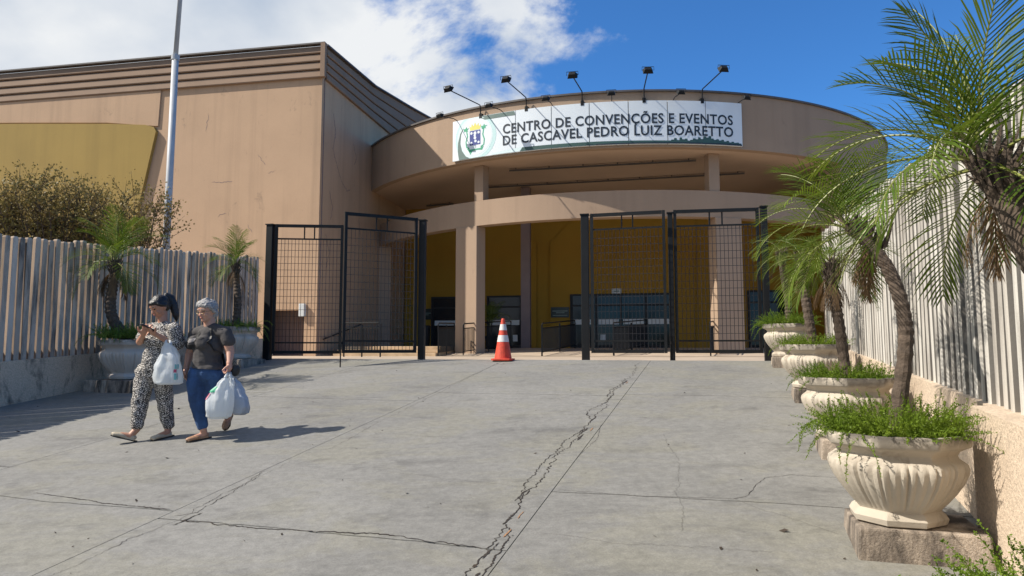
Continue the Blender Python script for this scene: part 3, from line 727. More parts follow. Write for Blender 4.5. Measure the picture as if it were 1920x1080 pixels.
# notices stuck to the door glass
for x, y, w, h in ((1131, 634, .22, .30), (966, 634, .2, .28)):
    b_ = BD - .145; a, z = bplane(x, y, b_); m = MB(); wallbox(m, a - w / 2, a + w / 2, z - h / 2, z + h / 2, b_, b_ + .003); m.build('notice', M['plate'], rot)

# ================================================================== SIGN on the fascia
SR = RF + .10; SZ0, SZ1 = 8.0, 9.37; PH0, PH1 = -34.3, 12.4
sign = thing('fascia_sign', 'long curved white sign with dark lettering and a town crest', 'sign', CP(-11, RF, SZ0))
dphi = (PH1 - PH0) / 8
for i in range(8):
    g = .055; m = MB(); m.arc(PH0 + i * dphi + (g if i else 0), PH0 + (i + 1) * dphi - (g if i < 7 else 0), RF + .02, SR, SZ0, SZ1, 8); m.build('panel', M['sign_white'], sign)
m = MB(); m.arc(PH0 + .05, PH1 - .05, RF + .004, RF + .06, SZ0 + .02, SZ1 - .02, 50)
m.build('backing_frame', M['steel_dark'], sign)
def S(phi, z, lift=.004): return CP(phi, SR + lift, z)
def sx(x): return PH0 + (PH1 - PH0) * x          # 0..1 along the sign
ARC = R(PH1 - PH0) * SR
def patch(pts, mat, name, lift=.004, sub=None):   # outline in metres (x along the sign from its left end, z up from its foot)
    bm = bmesh.new(); vs_ = [bm.verts.new((x, z, 0)) for x, z in pts]; f = bm.faces.new(vs_)
    bmesh.ops.triangulate(bm, faces=[f])
    # cut along meridians so that it follows the curve
    x0 = min(p[0] for p in pts); x1 = max(p[0] for p in pts); k = x0 + .25
    while k < x1:
        bmesh.ops.bisect_plane(bm, geom=bm.verts[:] + bm.edges[:] + bm.faces[:], plane_co=(k, 0, 0), plane_no=(1, 0, 0)); k += .25
    mb = MB(); bm.verts.index_update()
    mb.add([S(PH0 + math.degrees(v.co.x / SR), SZ0 + v.co.y, lift) for v in bm.verts], [tuple(v.index for v in f.verts) for f in bm.faces]); bm.free()
    return mb.build(name, mat, sign)
HS = SZ1 - SZ0
def circ(cx, cz, r_, n=40, a0=0, a1=360): return [(cx + r_ * math.cos(R(a0 + (a1 - a0) * i / n)), cz + r_ * math.sin(R(a0 + (a1 - a0) * i / n))) for i in range(n + (0 if a1 - a0 == 360 else 1))]
ex, ez = .92, .70
def clipz(p): return [(max(.01, x), min(HS - .01, max(.01, z))) for x, z in p]
patch(clipz(circ(ex, ez, .80)), M['sign_teal'], 'pale_ring', .003)
patch(clipz(circ(ex - .02, ez, .70)), M['sign_pale'], 'pale_ring', .0045)
patch(clipz(circ(ex + .02, ez + .01, .62)), M['sign_white'], 'emblem_disc', .006)
patch([(.27, .01), (.22, .3), (.23, .6), (.32, .9), (.47, 1.10), (.36, .85), (.33, .55), (.40, .30), (.55, .10), (.70, .01)], M['sign_grey'], 'crescent', .0075)
patch([(1.55, .01), (1.55, .06), (2.6, .14), (2.9, .12), (2.9, .01)], M['sign_pale'], 'pale_wave', .003)
patch([(1.12, HS - .01), (2.36, HS - .01), (2.40, HS - .15), (1.17, HS - .15)], M['sign_grey'], 'green_bar', .005)
sky = [(2.52, .01), (2.60, .12), (6.6, .12)]
r = random.Random(8); x = 7.35
sky = [(2.55, .008), (2.64, .13), (5.0, .12), (7.3, .10)]
hts = [.16, .24, .14, .27, .18, .22, .12, .16, .24, .20, .30, .22, .36, .30, .38, .26, .20, .24, .18, .22, .14, .18, .11, .15, .10, .12, .08]
x = 7.32; w = (ARC - .04 - 7.32) / len(hts)
for h in hts:
    sky += [(x + .004, h * .62 + .03), (x + w - .004, h * .62 + .03)]; x += w
sky += [(ARC - .03, .008)]
patch(sky, M['sign_green'], 'skyline_band', .005)
patch([(5.0, .006), (5.0, .04), (ARC - .02, .05), (ARC - .02, .006)], M['sign_navy'], 'skyline_band', .008)
# crest: crown, shield with four fields, branches, scroll
crown = [(ex - .19, ez + .24), (ex - .23, ez + .40), (ex - .15, ez + .34), (ex - .13, ez + .46), (ex - .06, ez + .37), (ex, ez + .49), (ex + .06, ez + .37), (ex + .13, ez + .46), (ex + .15, ez + .34), (ex + .23, ez + .40), (ex + .19, ez + .24)]
patch(crown, M['em_yellow'], 'crest_crown', .009)
patch([(ex - .21, ez - .27), (ex + .21, ez - .27), (ex + .21, ez + .22), (ex - .21, ez + .22)], M['em_blue'], 'crest_shield', .009)
for cx, cz, rr in ((ex - .14, ez + .14, .05), (ex + .14, ez + .14, .05), (ex, ez + .13, .06), (ex - .14, ez - .19, .045), (ex + .14, ez - .19, .045), (ex, ez - .03, .055), (ex + .02, ez - .14, .05), (ex - .01, ez + .05, .045)):
    patch(circ(cx, cz, rr, 7), M['sign_white'], 'crest_charge', .0115)
for sgn in (-1, 1):
    p0 = [(ex + sgn * .34, ez + .26), (ex + sgn * .30, ez + .05), (ex + sgn * .36, ez - .12), (ex + sgn * .34, ez - .30), (ex + sgn * .22, ez - .36)]
    w = .022; left = []; right = []
    for i, (px_, pz_) in enumerate(p0):
        q0 = p0[max(0, i - 1)]; q1 = p0[min(len(p0) - 1, i + 1)]; dx, dz = q1[0] - q0[0], q1[1] - q0[1]; L = math.hypot(dx, dz); nx, nz = -dz / L, dx / L
        left.append((px_ + nx * w, pz_ + nz * w)); right.append((px_ - nx * w, pz_ - nz * w))
    patch(left + right[::-1], M['em_green'], 'crest_branch', .009)
    c = (ex + sgn * .35, ez + .30)
    patch([(c[0] + (.13 if i % 2 == 0 else .05) * math.cos(R(36 * i + 18)), c[1] + (.10 if i % 2 == 0 else .04) * math.sin(R(36 * i + 18))) for i in range(10)], M['em_green'], 'crest_leaf', .010)
patch([(ex - .34, ez - .34), (ex - .2, ez - .40), (ex + .2, ez - .40), (ex + .34, ez - .34), (ex + .28, ez - .47), (ex + .1, ez - .45), (ex - .1, ez - .47), (ex - .18, ez - .58), (ex - .24, ez - .47)], M['em_green'], 'crest_scroll', .009)
# lettering
def text_line(body, x0, x1, z0, cap):
    cu = bpy.data.curves.new('txt', 'FONT'); cu.body = body; cu.size = 1; cu.offset = .019; cu.space_character = 1.06; cu.resolution_u = 3
    o = bpy.data.objects.new('txt', cu); COL.objects.link(o); dg = bpy.context.evaluated_depsgraph_get(); dg.update()
    me = bpy.data.meshes.new_from_object(o.evaluated_get(dg)); bpy.data.objects.remove(o)
    P = [v.co.copy() for v in me.vertices]; xa = min(p.x for p in P); xb = max(p.x for p in P)
    capH = 0.70
    k = (x1 - x0) / (xb - xa); kz = cap / capH
    for v, p in zip(me.vertices, P): v.co = S(PH0 + math.degrees((x0 + (p.x - xa) * k) / SR), SZ0 + z0 + p.y * kz, .009)
    # one part for each character
    bm = bmesh.new(); bm.from_mesh(me); bm.verts.ensure_lookup_table(); seen = set(); isl = []
    for v in bm.verts:
        if v.index in seen: continue
        st_ = [v]; seen.add(v.index); g = []
        while st_:
            w = st_.pop(); g.append(w.index)
            for e in w.link_edges:
                q = e.other_vert(w)
                if q.index not in seen: seen.add(q.index); st_.append(q)
        xs = [P[i].x for i in g]; isl.append([min(xs), max(xs), g])
    isl.sort(key=lambda t: t[0]); out = []
    for a in isl:
        if out and a[0] < out[-1][1] - .3 * min(a[1] - a[0], out[-1][1] - out[-1][0]): out[-1] = [out[-1][0], max(out[-1][1], a[1]), out[-1][2] + a[2]]
        else: out.append(a)
    for a in out:
        ids = {v: i for i, v in enumerate(a[2])}; mb = MB(); mb.add([me.vertices[v].co for v in a[2]], [tuple(ids[v] for v in p.vertices) for p in me.polygons if p.vertices[0] in ids]); mb.build('letter', M['sign_navy'], sign, fix=False)
    bm.free(); bpy.data.meshes.remove(me)
def sxp(x):    # along-sign metres of a picture column (taken on the sign's own cylinder)
    q = ray(x, 230); o = -CC; A = q.x * q.x + q.y * q.y; B = 2 * (o.x * q.x + o.y * q.y); C_ = o @ o - SR * SR
    t = (-B - math.sqrt(B * B - 4 * A * C_)) / (2 * A); e = Vector((q.x * t, q.y * t)) - CC
    return R(math.degrees(math.atan2(e.x, -e.y)) - PH0) * SR
xA, xB = sxp(943), sxp(1374)
text_line('CENTRO DE CONVENÇÕES E EVENTOS', xA, xB, .655, .305)
text_line('DE CASCAVEL PEDRO LUIZ BOARETTO', xA, xB, .275, .305)

# ------------------------------------------------------------------ floodlights over the sign
def flood(base_x, base_y, head_x, head_y, out, label, short):
    q = ray(base_x, base_y); o = -CC; rr = RF + .03; A = q.x ** 2 + q.y ** 2; B = 2 * (o.x * q.x + o.y * q.y); C_ = o @ o - rr * rr
    t = (-B - math.sqrt(B * B - 4 * A * C_)) / (2 * A); p = Vector((q.x * t, q.y * t, CZ + q.z * t)); e = Vector((p.x, p.y)) - CC; phi = math.degrees(math.atan2(e.x, -e.y))
    hd = at(head_x, head_y, (CC.y - (RF + out) * math.cos(R(phi))))
    rr_ = rad(phi)
    if short: p = CP(phi, RF + .12, SZ1 + .03)
    else: p = CP(phi, RF + .10, Z1 - .30)
    t_ = thing('floodlight', label, 'floodlight', p, 'floodlights above the curved sign')
    m = MB()
    if short: path = [p + rr_ * -.10, p + rr_ * .12 + Vector((0, 0, .02)), hd + Vector((0, 0, -.03))]
    else: q0 = p + Vector((0, 0, .36)); e_ = (hd - q0).normalized(); path = [p, p + Vector((0, 0, .24)), q0 + e_ * .03, q0 + e_ * .14, hd + Vector((0, 0, -.03))]
    m.tube(path, .019 if not short else .014, 6); m.build('arm', M['black'], t_)
    if not short:
        m = MB(); m.box(p + rr_ * -.05, (.10, .12, .16), (tan_(phi), rr_, Vector((0, 0, 1)))); m.build('bracket', M['black'], t_)
    sc = .30 if not short else .25
    X = tan_(phi); D_ = (CP(phi, SR, 8.7) - hd).normalized(); Y = D_.cross(X).normalized()
    m = MB(); a = sc / 2; b = sc * .36; dp = sc * .35
    fr = [hd + X * i * a + Y * j * b + D_ * dp * .6 for i, j in ((-1, -1), (1, -1), (1, 1), (-1, 1))]
    bk = [hd + X * i * a * .62 + Y * j * b * .55 - D_ * dp * .5 for i, j in ((-1, -1), (1, -1), (1, 1), (-1, 1))]
    m.add(fr + bk, [(0, 1, 2, 3), (7, 6, 5, 4)] + [(k, (k + 1) % 4, 4 + (k + 1) % 4, 4 + k) for k in range(4)])
    m.build('lamp_head', M['black'], t_, bevel=.008)
    m = MB(); m.add([hd + X * i * a * .86 + Y * j * b * .82 + D_ * (dp * .6 + .004) for i, j in ((-1, -1), (1, -1), (1, 1), (-1, 1))], [(0, 1, 2, 3)]); m.build('lens', M['plate'], t_)
    m = MB(); u_ = Vector((0, 0, 1))
    m.tube([hd - X * (a + .02) + D_ * .02, hd - X * (a + .02) + u_ * .09, hd + X * (a + .02) + u_ * .09, hd + X * (a + .02) + D_ * .02], .010, 5); m.build('yoke', M['black'], t_)
ordn = ['leftmost', 'second from left', 'middle', 'second from right', 'rightmost']
for i, (bx, by, hx, hy) in enumerate(((903, 205, 840, 166), (988, 192, 948, 148), (1092, 186, 1073, 140), (1207, 183, 1215, 131), (1315, 184, 1357, 128))):
    flood(bx, by, hx, hy, 1.55, f'{ordn[i]} of the five floodlights on tall bent arms above the sign', False)
ordn = ['leftmost', 'second from left', 'third from left', 'third from right', 'second from right', 'rightmost']
for i, (bx, by, hx, hy) in enumerate(((858, 222, 824, 216), (943, 206, 916, 197), (1036, 198, 1023, 184), (1147, 190, 1146, 174), (1262, 188, 1277, 172), (1384, 196, 1400, 182))):
    flood(bx, by, hx, hy, .75, f'{ordn[i]} of the six small low floodlights along the top of the sign', True)

# ================================================================== GATES
def gate_post(x, D, w, h, label):
    p = at(x, 600, D); z0 = min(SL * (p.x * dv[0] + p.y * dv[1]), SL * CREST)
    t = thing('gate_post', label, 'post', (p.x, p.y, z0), 'gate posts')
    m = MB(); X = Vector((er.x, er.y, 0)); Y = Vector((eb.x, eb.y, 0))
    m.box((p.x, p.y, z0 + h / 2 - .08), (w, w, h + .16), (X, Y, Vector((0, 0, 1)))); m.build('shaft', M['black'], t, bevel=.008)
    m = MB(); m.box((p.x, p.y, z0 + h + .012), (w + .03, w + .03, .02), (X, Y, Vector((0, 0, 1)))); m.build('cap', M['black'], t)
    return Vector((p.x, p.y, z0))
P1 = gate_post(503, 14.05, .14, 2.74, 'thick dark gate post at the far left beside a planter')
P2 = gate_post(791, 13.25, .12, 2.66, 'dark gate post left of the central opening')
P3 = gate_post(1098, 12.75, .14, 2.67, 'dark gate post right of the central opening')
P4 = gate_post(1260, 12.52, .09, 2.66, 'slim dark post between the two right gate leaves')
P5 = gate_post(1438, 12.25, .11, 2.72, 'dark gate post behind the far right planter')
def gate_leaf(A, B, z0, z1, label, lock=None, fr_w=.06):
    A = Vector((A.x, A.y, 0)); B = Vector((B.x, B.y, 0)); up = Vector((0, 0, 1)); d_ = (B - A).normalized(); n_ = up.cross(d_)
    t = thing('gate_leaf', label, 'gate', A.lerp(B, .5) + up * z0, 'mesh gate leaves')
    m = MB()
    for q in (A + d_ * fr_w / 2, B - d_ * fr_w / 2): m.bar(q + up * z0, q + up * z1, fr_w, .05, d_)
    Ai, Bi = A + d_ * fr_w, B - d_ * fr_w
    m.bar(Ai + up * (z1 - .03), Bi + up * (z1 - .03), .048, .06); m.bar(Ai + up * (z0 + .03), Bi + up * (z0 + .03), .048, .06)
    m.build('frame', M['black'], t)
    m = MB(); zt = z1 - .30; zb_ = z0 + .22
    m.bar(Ai + up * zt, Bi + up * zt, .03, .03)
    for k in (.42, .58): c = Ai.lerp(Bi, k); m.bar(c + up * (zt + .015), c + up * (z1 - .06), .022)
    m.build('inner_rail', M['black'], t)
    m = MB(); m.bar(Ai + up * zb_, Bi + up * zb_, .03, .03); m.build('inner_rail', M['black'], t)
    m = MB(); L = (Bi - Ai).length; n = int(L / .068)
    for i in range(1, n): c = Ai.lerp(Bi, i / n); m.bar(c + up * (z0 + .06), c + up * (zt - .015), .0075)
    z = zb_ + .13
    while z < zt - .05: m.bar(Ai + up * z + n_ * .008, Bi + up * z + n_ * .008, .0075); z += .135
    stuff(m.build('wire_mesh', M['wire'], t))
    if lock:
        k, zz, ln = lock; c = A.lerp(B, k) + up * zz; m = MB()
        m.bar(c - d_ * ln / 2 - n_ * .04, c + d_ * ln / 2 - n_ * .04, .045, .05, up); m.box(c + d_ * (ln / 2) - n_ * .05, (.07, .06, .11), (d_, n_, up)); m.build('bolt_lock', M['black'], t)
        m = MB(); m.tube([c + d_ * (ln / 2) - n_ * .09 + up * .02, c + d_ * (ln / 2 + .05) - n_ * .09, c + d_ * (ln / 2 + .02) - n_ * .09 - up * .06], .009, 6); m.build('padlock', M['galv'], t)
    return t
zg = SL * CREST
gate_leaf(at(511, 600, 14.03), at(641, 600, 14.15), zg + .10, zg + 2.74, 'leftmost mesh gate leaf in front of the beige hall corner', (.93, 1.30, .22))
gate_leaf(at(642, 600, 12.55), at(781, 600, 13.17), zg + .12, zg + 2.70, 'mesh gate leaf swung open left of the central opening', (.10, 1.32, .28))
gate_leaf(at(1108, 600, 12.70), at(1251, 600, 12.35), zg + .12, zg + 2.69, 'mesh gate leaf right of the central opening before the glass doors', (.94, 1.26, .20))
gate_leaf(at(1266, 600, 12.50), at(1429, 600, 12.27), zg + .12, zg + 2.72, 'rightmost mesh gate leaf in front of the second column', None)
# drop bolts reaching the ground
for q, lab in ((at(641, 600, 12.58), 'thin drop bolt under the open left gate leaf'), (at(1259, 600, 12.42), 'thin drop bolt between the two right gate leaves')):
    z0 = min(SL * (q.x * dv[0] + q.y * dv[1]), zg) - .01; m = MB(); m.tube([(q.x, q.y - .05, z0), (q.x, q.y - .05, zg + .42)], .012, 6)
    m.box((q.x, q.y - .03, zg + .30), (.05, .05, .05)); o = m.build('drop_bolt', M['black'], None, loc=(q.x, q.y - .05, z0)); tag(o, lab, 'bolt')

# ================================================================== RAILINGS by the entrance
def gz(p):   # floor height around the entrance
    b = (Vector((p.x, p.y)) - K) @ eb
    return ZF + .008 + (0.262) * min(1, max(0, (b - .6) / 4.0))
def railing(A, B, label, h=1.02, sp=.085, wide=.035):
    A = Vector((A.x, A.y, gz(A))); B = Vector((B.x, B.y, gz(B))); up = Vector((0, 0, 1)); d_ = (B - A)
    t = thing('railing', label, 'railing', A, 'railings at the entrance')
    for q in (A, A.lerp(B, .5), B): m = MB(); m.bar(q, q + up * (h - .05), wide); m.build('post', M['black'], t)
    m = MB(); e = d_.normalized()
    m.tube([A + up * (h - .25), A + up * (h - .05), A + e * .06 + up * h, B - e * .06 + up * h, B + up * (h - .05)], .022, 8); m.build('handrail', M['black'], t)
    for zz in (h - .15, .12): m = MB(); m.bar(A + up * zz, B + up * zz, .028); m.build('cross_rail', M['black'], t)
    m = MB(); n = max(2, int(d_.length / sp))
    for i in range(1, n): c = A.lerp(B, i / n); m.bar(c + up * .12, c + up * (h - .15), .020)
    stuff(m.build('balusters', M['black'], t))
railing(at(869, 600, 22.6), at(958, 600, 25.8), 'dark railing right of the front column behind the traffic cone')
railing(at(1016, 600, 21.8), at(1078, 600, 25.4), 'dark railing between the traffic cone and the right gate post', wide=.05)
railing(at(1150, 600, 21.6), at(1212, 600, 25.4), 'dark railing seen through the right gate leaf', wide=.05)
railing(at(1331, 600, 21.0), at(1345, 600, 23.6), 'dark railing ending against the second column')
railing(at(822, 600, 21.5), at(852, 600, 23.2), 'short dark stair railing on the stone steps')
railing(at(646, 600, 19.6), at(714, 600, 19.2), 'dark railing seen low behind the open left gate leaf', .95)
m = MB(); a_, z_ = 0, 0
# litter bin by the plaque
q = at(797, 640, 24.6); zq = ZF + .3; bn = thing('litter_bin', 'small dark litter bin behind the post left of the steps', 'bin', (q.x, q.y, zq))
m = MB(); m.tube([(q.x, q.y, zq), (q.x, q.y, zq + .05), (q.x, q.y, zq + .7)], [.15, .16, .19], 14); m.build('body', M['black'], bn)
m = MB(); m.tube([(q.x, q.y, zq + .702), (q.x, q.y, zq + .76)], [.20, .17], 14); m.build('lid', M['black'], bn)

# ================================================================== TRAFFIC CONE
cp = RP(12.0, -3.93); cone = thing('traffic_cone', 'orange traffic cone with two white bands at the top of the ramp', 'cone', cp)
def cone_r(z): return .158 + (.035 - .158) * (z - .035) / .70
def band(z0, z1, name, mat, ex_=0.0):
    m = MB(); m.tube([cp + Vector((0, 0, z0)), cp + Vector((0, 0, (z0 + z1) / 2)), cp + Vector((0, 0, z1))], [cone_r(z0) + ex_, cone_r((z0 + z1) / 2) + ex_, cone_r(z1) + ex_], 28); return m.build(name, mat, cone, smooth=False)
m = MB(); X = Vector((er.x, er.y, 0)); Y = Vector((eb.x, eb.y, 0)); w = .19
pts = [(-w, -w * .8), (-w * .8, -w), (w * .8, -w), (w, -w * .8), (w, w * .8), (w * .8, w), (-w * .8, w), (-w, w * .8)]
m.prism([cp + X * a + Y * b for a, b in pts], (0, 0, .035)); m.build('base', M['orange'], cone, bevel=.006)
b_ = band(.034, .735, 'body', M['orange'])
m = MB(); m.tube([cp + Vector((0, 0, .735)), cp + Vector((0, 0, .76))], [.034, .026], 20); m.build('tip', M['orange'], cone)
band(.335, .455, 'reflective_band', M['reflect'], .003); band(.545, .655, 'reflective_band', M['reflect'], .003)

# ================================================================== FLAGPOLE
fp = at(309, 500, 16.2); fp.z = ZF - .05
fpo = thing('flagpole', 'tall pale metal flagpole behind the left fence', 'flagpole', fp)
top = at(339, -20, 16.0); jt = at(329, 108, 16.05)
m = MB(); m.tube([fp, jt], [.085, .075], 16); m.build('lower_shaft', M['galv'], fpo, smooth=True)
m = MB(); e = (top - jt).normalized(); m.tube([jt, jt + e * 5.2], [.055, .045], 14); m.build('upper_shaft', M['galv'], fpo, smooth=True)
m = MB(); m.tube([jt - e * .06, jt + e * .06], .092, 14); m.build('collar', M['galv'], fpo)
m = MB(); m.ell(jt + e * 5.25, (.07, .07, .07)); m.build('finial', M['galv'], fpo, smooth=True)
for i in range(2):
    m = MB(); c = fp.lerp(jt, .42 + .07 * i); m.tube([c + Vector((.09, -.05, 0)), c + Vector((.16, -.06, .02)), c + Vector((.16, -.06, .12))], .012, 6)
    m.tube([c + Vector((-.09, -.05, 0)), c + Vector((.09, -.05, 0))], .012, 6); m.build('cleat', M['black'], fpo)

# ================================================================== PLANTERS
def urn_mesh(name, mat):
    prof = [(.0, .0, 1, 0), (.235, .0, 1, 0), (.262, .012, 1, 0), (.272, .045, 1, 0), (.255, .075, 1, 0), (.236, .088, 1, 0), (.243, .10, 1, .3), (.275, .135, .95, 1), (.318, .19, .9, 1), (.358, .25, .85, 1), (.385, .31, .8, 1),
            (.392, .345, .8, 1), (.384, .372, .8, .8), (.360, .392, .85, .15), (.338, .408, .9, 0), (.332, .425, 1, 0), (.345, .447, 1, 0), (.372, .463, 1, 0), (.398, .474, 1, 0), (.405, .482, 1, 0), (.410, .535, 1, 0), (.404, .545, 1, 0), (.372, .545, 1, 0), (.364, .52, 1, 0), (.355, .47, 1, 0)]
    n = 8 * 20; V = []; fs = []
    for (r0, z, oc, fl) in prof:
        for j in range(n):
            th = 2 * math.pi * j / n; q = (th % (math.pi / 4)) - math.pi / 8
            o_ = math.cos(math.pi / 8) / math.cos(q); rr = r0 * (1 + (o_ - 1) * oc * 1.0 + .02 * oc)
            if fl: ph = abs(math.sin(6 * (q + math.pi / 8) * 4)); rr *= 1 + .055 * fl * (ph ** .6 - .75)
            V.append((rr * math.cos(th + .39), rr * math.sin(th + .39), z))
    for i in range(len(prof) - 1):
        for j in range(n): fs.append((i * n + j, i * n + (j + 1) % n, (i + 1) * n + (j + 1) % n, (i + 1) * n + j))
    m = MB(); m.add(V, fs); me = m.mesh(name, mat, smooth=True)
    try: me.set_sharp_from_angle(angle=R(38))
    except Exception: pass
    return me
urnR = urn_mesh('urn', M['pot']); urnL = urn_mesh('urn', M['pot_l'])
msoil = MB(); msoil.ell((0, 0, .475), (.352, .352, .03), None, 16, 6); soil_me = msoil.mesh('soil', M['soil'])
def fern_mesh(seed, nst, rad_, hgt, over, mat, over_dir=None, width=.0034):
    r = random.Random(seed); m = MB()
    for k in range(nst):
        a = r.uniform(0, 2 * math.pi); rr = rad_ * math.sqrt(r.random()) * .85
        p = Vector((rr * math.cos(a), rr * math.sin(a), .50)); out = a + r.uniform(-.8, .8)
        hang = r.random() < over
        if hang and over_dir is not None: out = over_dir + r.gauss(0, .75); p = Vector((.30 * math.cos(out), .30 * math.sin(out), .52))
        L = r.uniform(.10, .26) * (hgt / .22) if not hang else r.uniform(.22, .46)
        el = r.uniform(.35, 1.5) if not hang else r.uniform(.1, .9)
        dirv = Vector((math.cos(out) * math.cos(el), math.sin(out) * math.cos(el), math.sin(el)))
        step = .011; n = int(L / step); bend = (r.uniform(1.5, 4) if not hang else r.uniform(5, 9)) * step
        pts = []
        for i in range(n):
            pts.append(p.copy()); dirv.z -= bend * (.5 + i / n * .8); dirv.x += r.uniform(-.13, .13); dirv.y += r.uniform(-.13, .13); dirv.normalize(); p = p + dirv * step
        for i, q in enumerate(pts):
            t = i / max(1, n - 1); ln = (.026 - .014 * t) * r.uniform(.5, 1.35)
            for _ in range(3):
                v = Vector((r.gauss(0, 1), r.gauss(0, 1), r.gauss(.25, 1))).normalized() * ln
                w = v.cross(Vector((r.gauss(0, 1), r.gauss(0, 1), r.gauss(0, 1)))).normalized() * width * r.uniform(.6, 1.2)
                m.add([q - w * .6, q + v * .5 + w, q + v, q + v * .5 - w], [(0, 1, 2, 3)])
        for i in range(0, n - 3, 3):
            q0, q1 = pts[i], pts[i + 3]; w = Vector((.0016, .0016, 0)); m.add([q0 - w, q0 + w, q1 + w, q1 - w], [(0, 1, 2, 3)])
    return m.mesh('sprays', mat)
ferns = [fern_mesh(1, 600, .40, .28, .020, M['fern'], math.pi), fern_mesh(2, 440, .40, .20, .012, M['fern'], math.pi), fern_mesh(3, 340, .40, .20, .05, M['fern_dark'], -.9)]
def planter(s, u, urn, label, plabel, flabel, fern_i, rotz, ph=.13, sc=.935, pw=.64, fsc=1.0, pd=.075):
    zt = SL * s + ph
    m = MB(); h = pw / 2; hs = h * .80
    P = [RZ(s + a * hs, u + pd + b * h, zt) for a, b in ((-1, -1), (-1, 1), (1, 1), (1, -1))]; Q = [RP(s + a * (hs + .01), u + pd + b * (h + .01), -.03) for a, b in ((-1, -1), (-1, 1), (1, 1), (1, -1))]
    m.add(Q + P, [(3, 2, 1, 0), (4, 5, 6, 7)] + [(k, (k + 1) % 4, 4 + (k + 1) % 4, 4 + k) for k in range(4)])
    o = m.build('plinth', M['plinth'], None, loc=RP(s, u), bevel=.012); tag(o, plabel, 'plinth', 'plinths under the planters')
    base = RZ(s, u, zt + .001)
    t = thing('planter', label, 'planter', base, 'fluted urn planters')
    piece('urn', urn, t, base, (0, 0, -PSI + rotz), sc); piece('soil', soil_me, t, base, None, sc)
    f = thing('asparagus_fern', flabel, 'fern', base + Vector((0, 0, .47 * sc)), 'ferns in the planters')
    piece('sprays', ferns[fern_i], f, base, (0, 0, -PSI + rotz * .3), sc * fsc); stuff(f.children[0]) if f.children else None
    return base
PU = .90
B1 = planter(4.60, PU, urnR, 'nearest cream fluted urn planter at the right on its plinth', 'nearest stained plinth under the largest urn planter', 'bushy green fern spilling over the nearest urn planter', 0, .0, .14)
B2 = planter(6.59, .95, urnR, 'second cream fluted urn planter from the camera on the right', 'second plinth from the camera along the right wall', 'green fern filling the second urn planter on the right', 1, .25, .13)
B3 = planter(8.93, .95, urnR, 'third cream fluted urn planter from the camera on the right', 'third plinth from the camera along the right wall', 'green fern filling the third urn planter on the right', 1, 1.1, .13)
B4 = planter(11.6, .87, urnR, 'farthest cream urn planter on the right beside the end gate post', 'farthest plinth along the right wall near the gates', 'fern trailing from the farthest right urn planter', 0, .6, .13)
B0 = planter(2.30, PU + .02, urnR, 'urn planter at the very corner below the frame on the right', 'plinth below the bottom right corner of the view', 'fern sprigs poking in at the bottom right corner', 0, .35, .13)
C1 = planter(8.72, -9.08, urnL, 'shaded grey urn planter at the left beside the woman with the phone', 'mossy dark plinth at the foot of the left wall', 'dark green fern in the left planter behind the woman with the phone', 2, .2, .14, 1.13, .95, 1.15, 0)
C2 = planter(11.15, -9.08, urnL, 'shaded grey urn planter beside the leftmost gate post', 'plinth under the planter beside the leftmost gate post', 'low fern in the planter beside the leftmost gate post', 2, 1.9, .12, 1.12, .9, 1.0, 0)

# ================================================================== PALMS
def frond_mesh(L, a0, a1, seed, mats, nl=27, dead=False):
    r = random.Random(seed); m = MB(); n = 16; pts = [Vector((0, 0, 0))]; tans = []
    side = r.uniform(-.12, .12); yaw = 0
    for i in range(n):
        t = i / (n - 1); a = R(a0 + (a1 - a0) * (t ** 1.25)); yaw += side / n
        d_ = Vector((math.cos(a) * math.cos(yaw), math.cos(a) * math.sin(yaw), math.sin(a))); tans.append(d_); pts.append(pts[-1] + d_ * L / n)
    tans.append(tans[-1])
    m.tube(pts, [.0075 * (1 - .8 * i / n) + .0012 for i in range(n + 1)], 5, True, 1)
    for k in range(nl):
        t = .13 + .87 * (k + .5) / nl; f = t * n; i = min(int(f), n - 1); p = pts[i].lerp(pts[i + 1], f - i); T = tans[i]
        Sd = Vector((-math.sin(yaw), math.cos(yaw), 0)); Nn = T.cross(Sd) * -1
        if Nn.z < 0 and abs(a0) < 60: Nn = -Nn
        ln = L * .38 * (math.sin(math.pi * min(1, .16 + .80 * t)) ** .7) * r.uniform(.88, 1.1)
        for sg in (-1, 1):
            fw = .75 + 1.0 * t; v = (Sd * sg + T * fw + Nn * r.uniform(.15, .6)).normalized()
            if dead: v = (Sd * sg * .4 + T * .8 + Vector((0, 0, -1)) * .7 + Vector((r.gauss(0, .2), r.gauss(0, .2), 0))).normalized()
            q1 = p + v * ln * .45; v2 = (v + Vector((0, 0, -r.uniform(.05, .26)))).normalized(); q2 = q1 + v2 * ln * .35; v3 = (v2 + Vector((0, 0, -r.uniform(.12, .4)))).normalized(); q3 = q2 + v3 * ln * .25
            w = v.cross(Nn).normalized() * (.0055 if not dead else .005)
            m.add([p - w * .6, p + w * .6, q1 + w, q1 - w, q2 + w * .75, q2 - w * .75, q3], [(0, 1, 2, 3), (3, 2, 4, 5), (5, 4, 6)], 0)
    return m.mesh('frond', mats)
FV = [(84, 48), (72, 18), (58, -12), (42, -38), (24, -58), (6, -72), (-14, -80)]
fronds = [[frond_mesh(1.0, a, b, 10 * i + k, [M['frond'], M['rachis']]) for k in range(3)] for i, (a, b) in enumerate(FV)]
deadf = [frond_mesh(.8, -40, -86, 90 + k, [M['dead'], M['dead']], 30, True) for k in range(3)]
boot = MB()
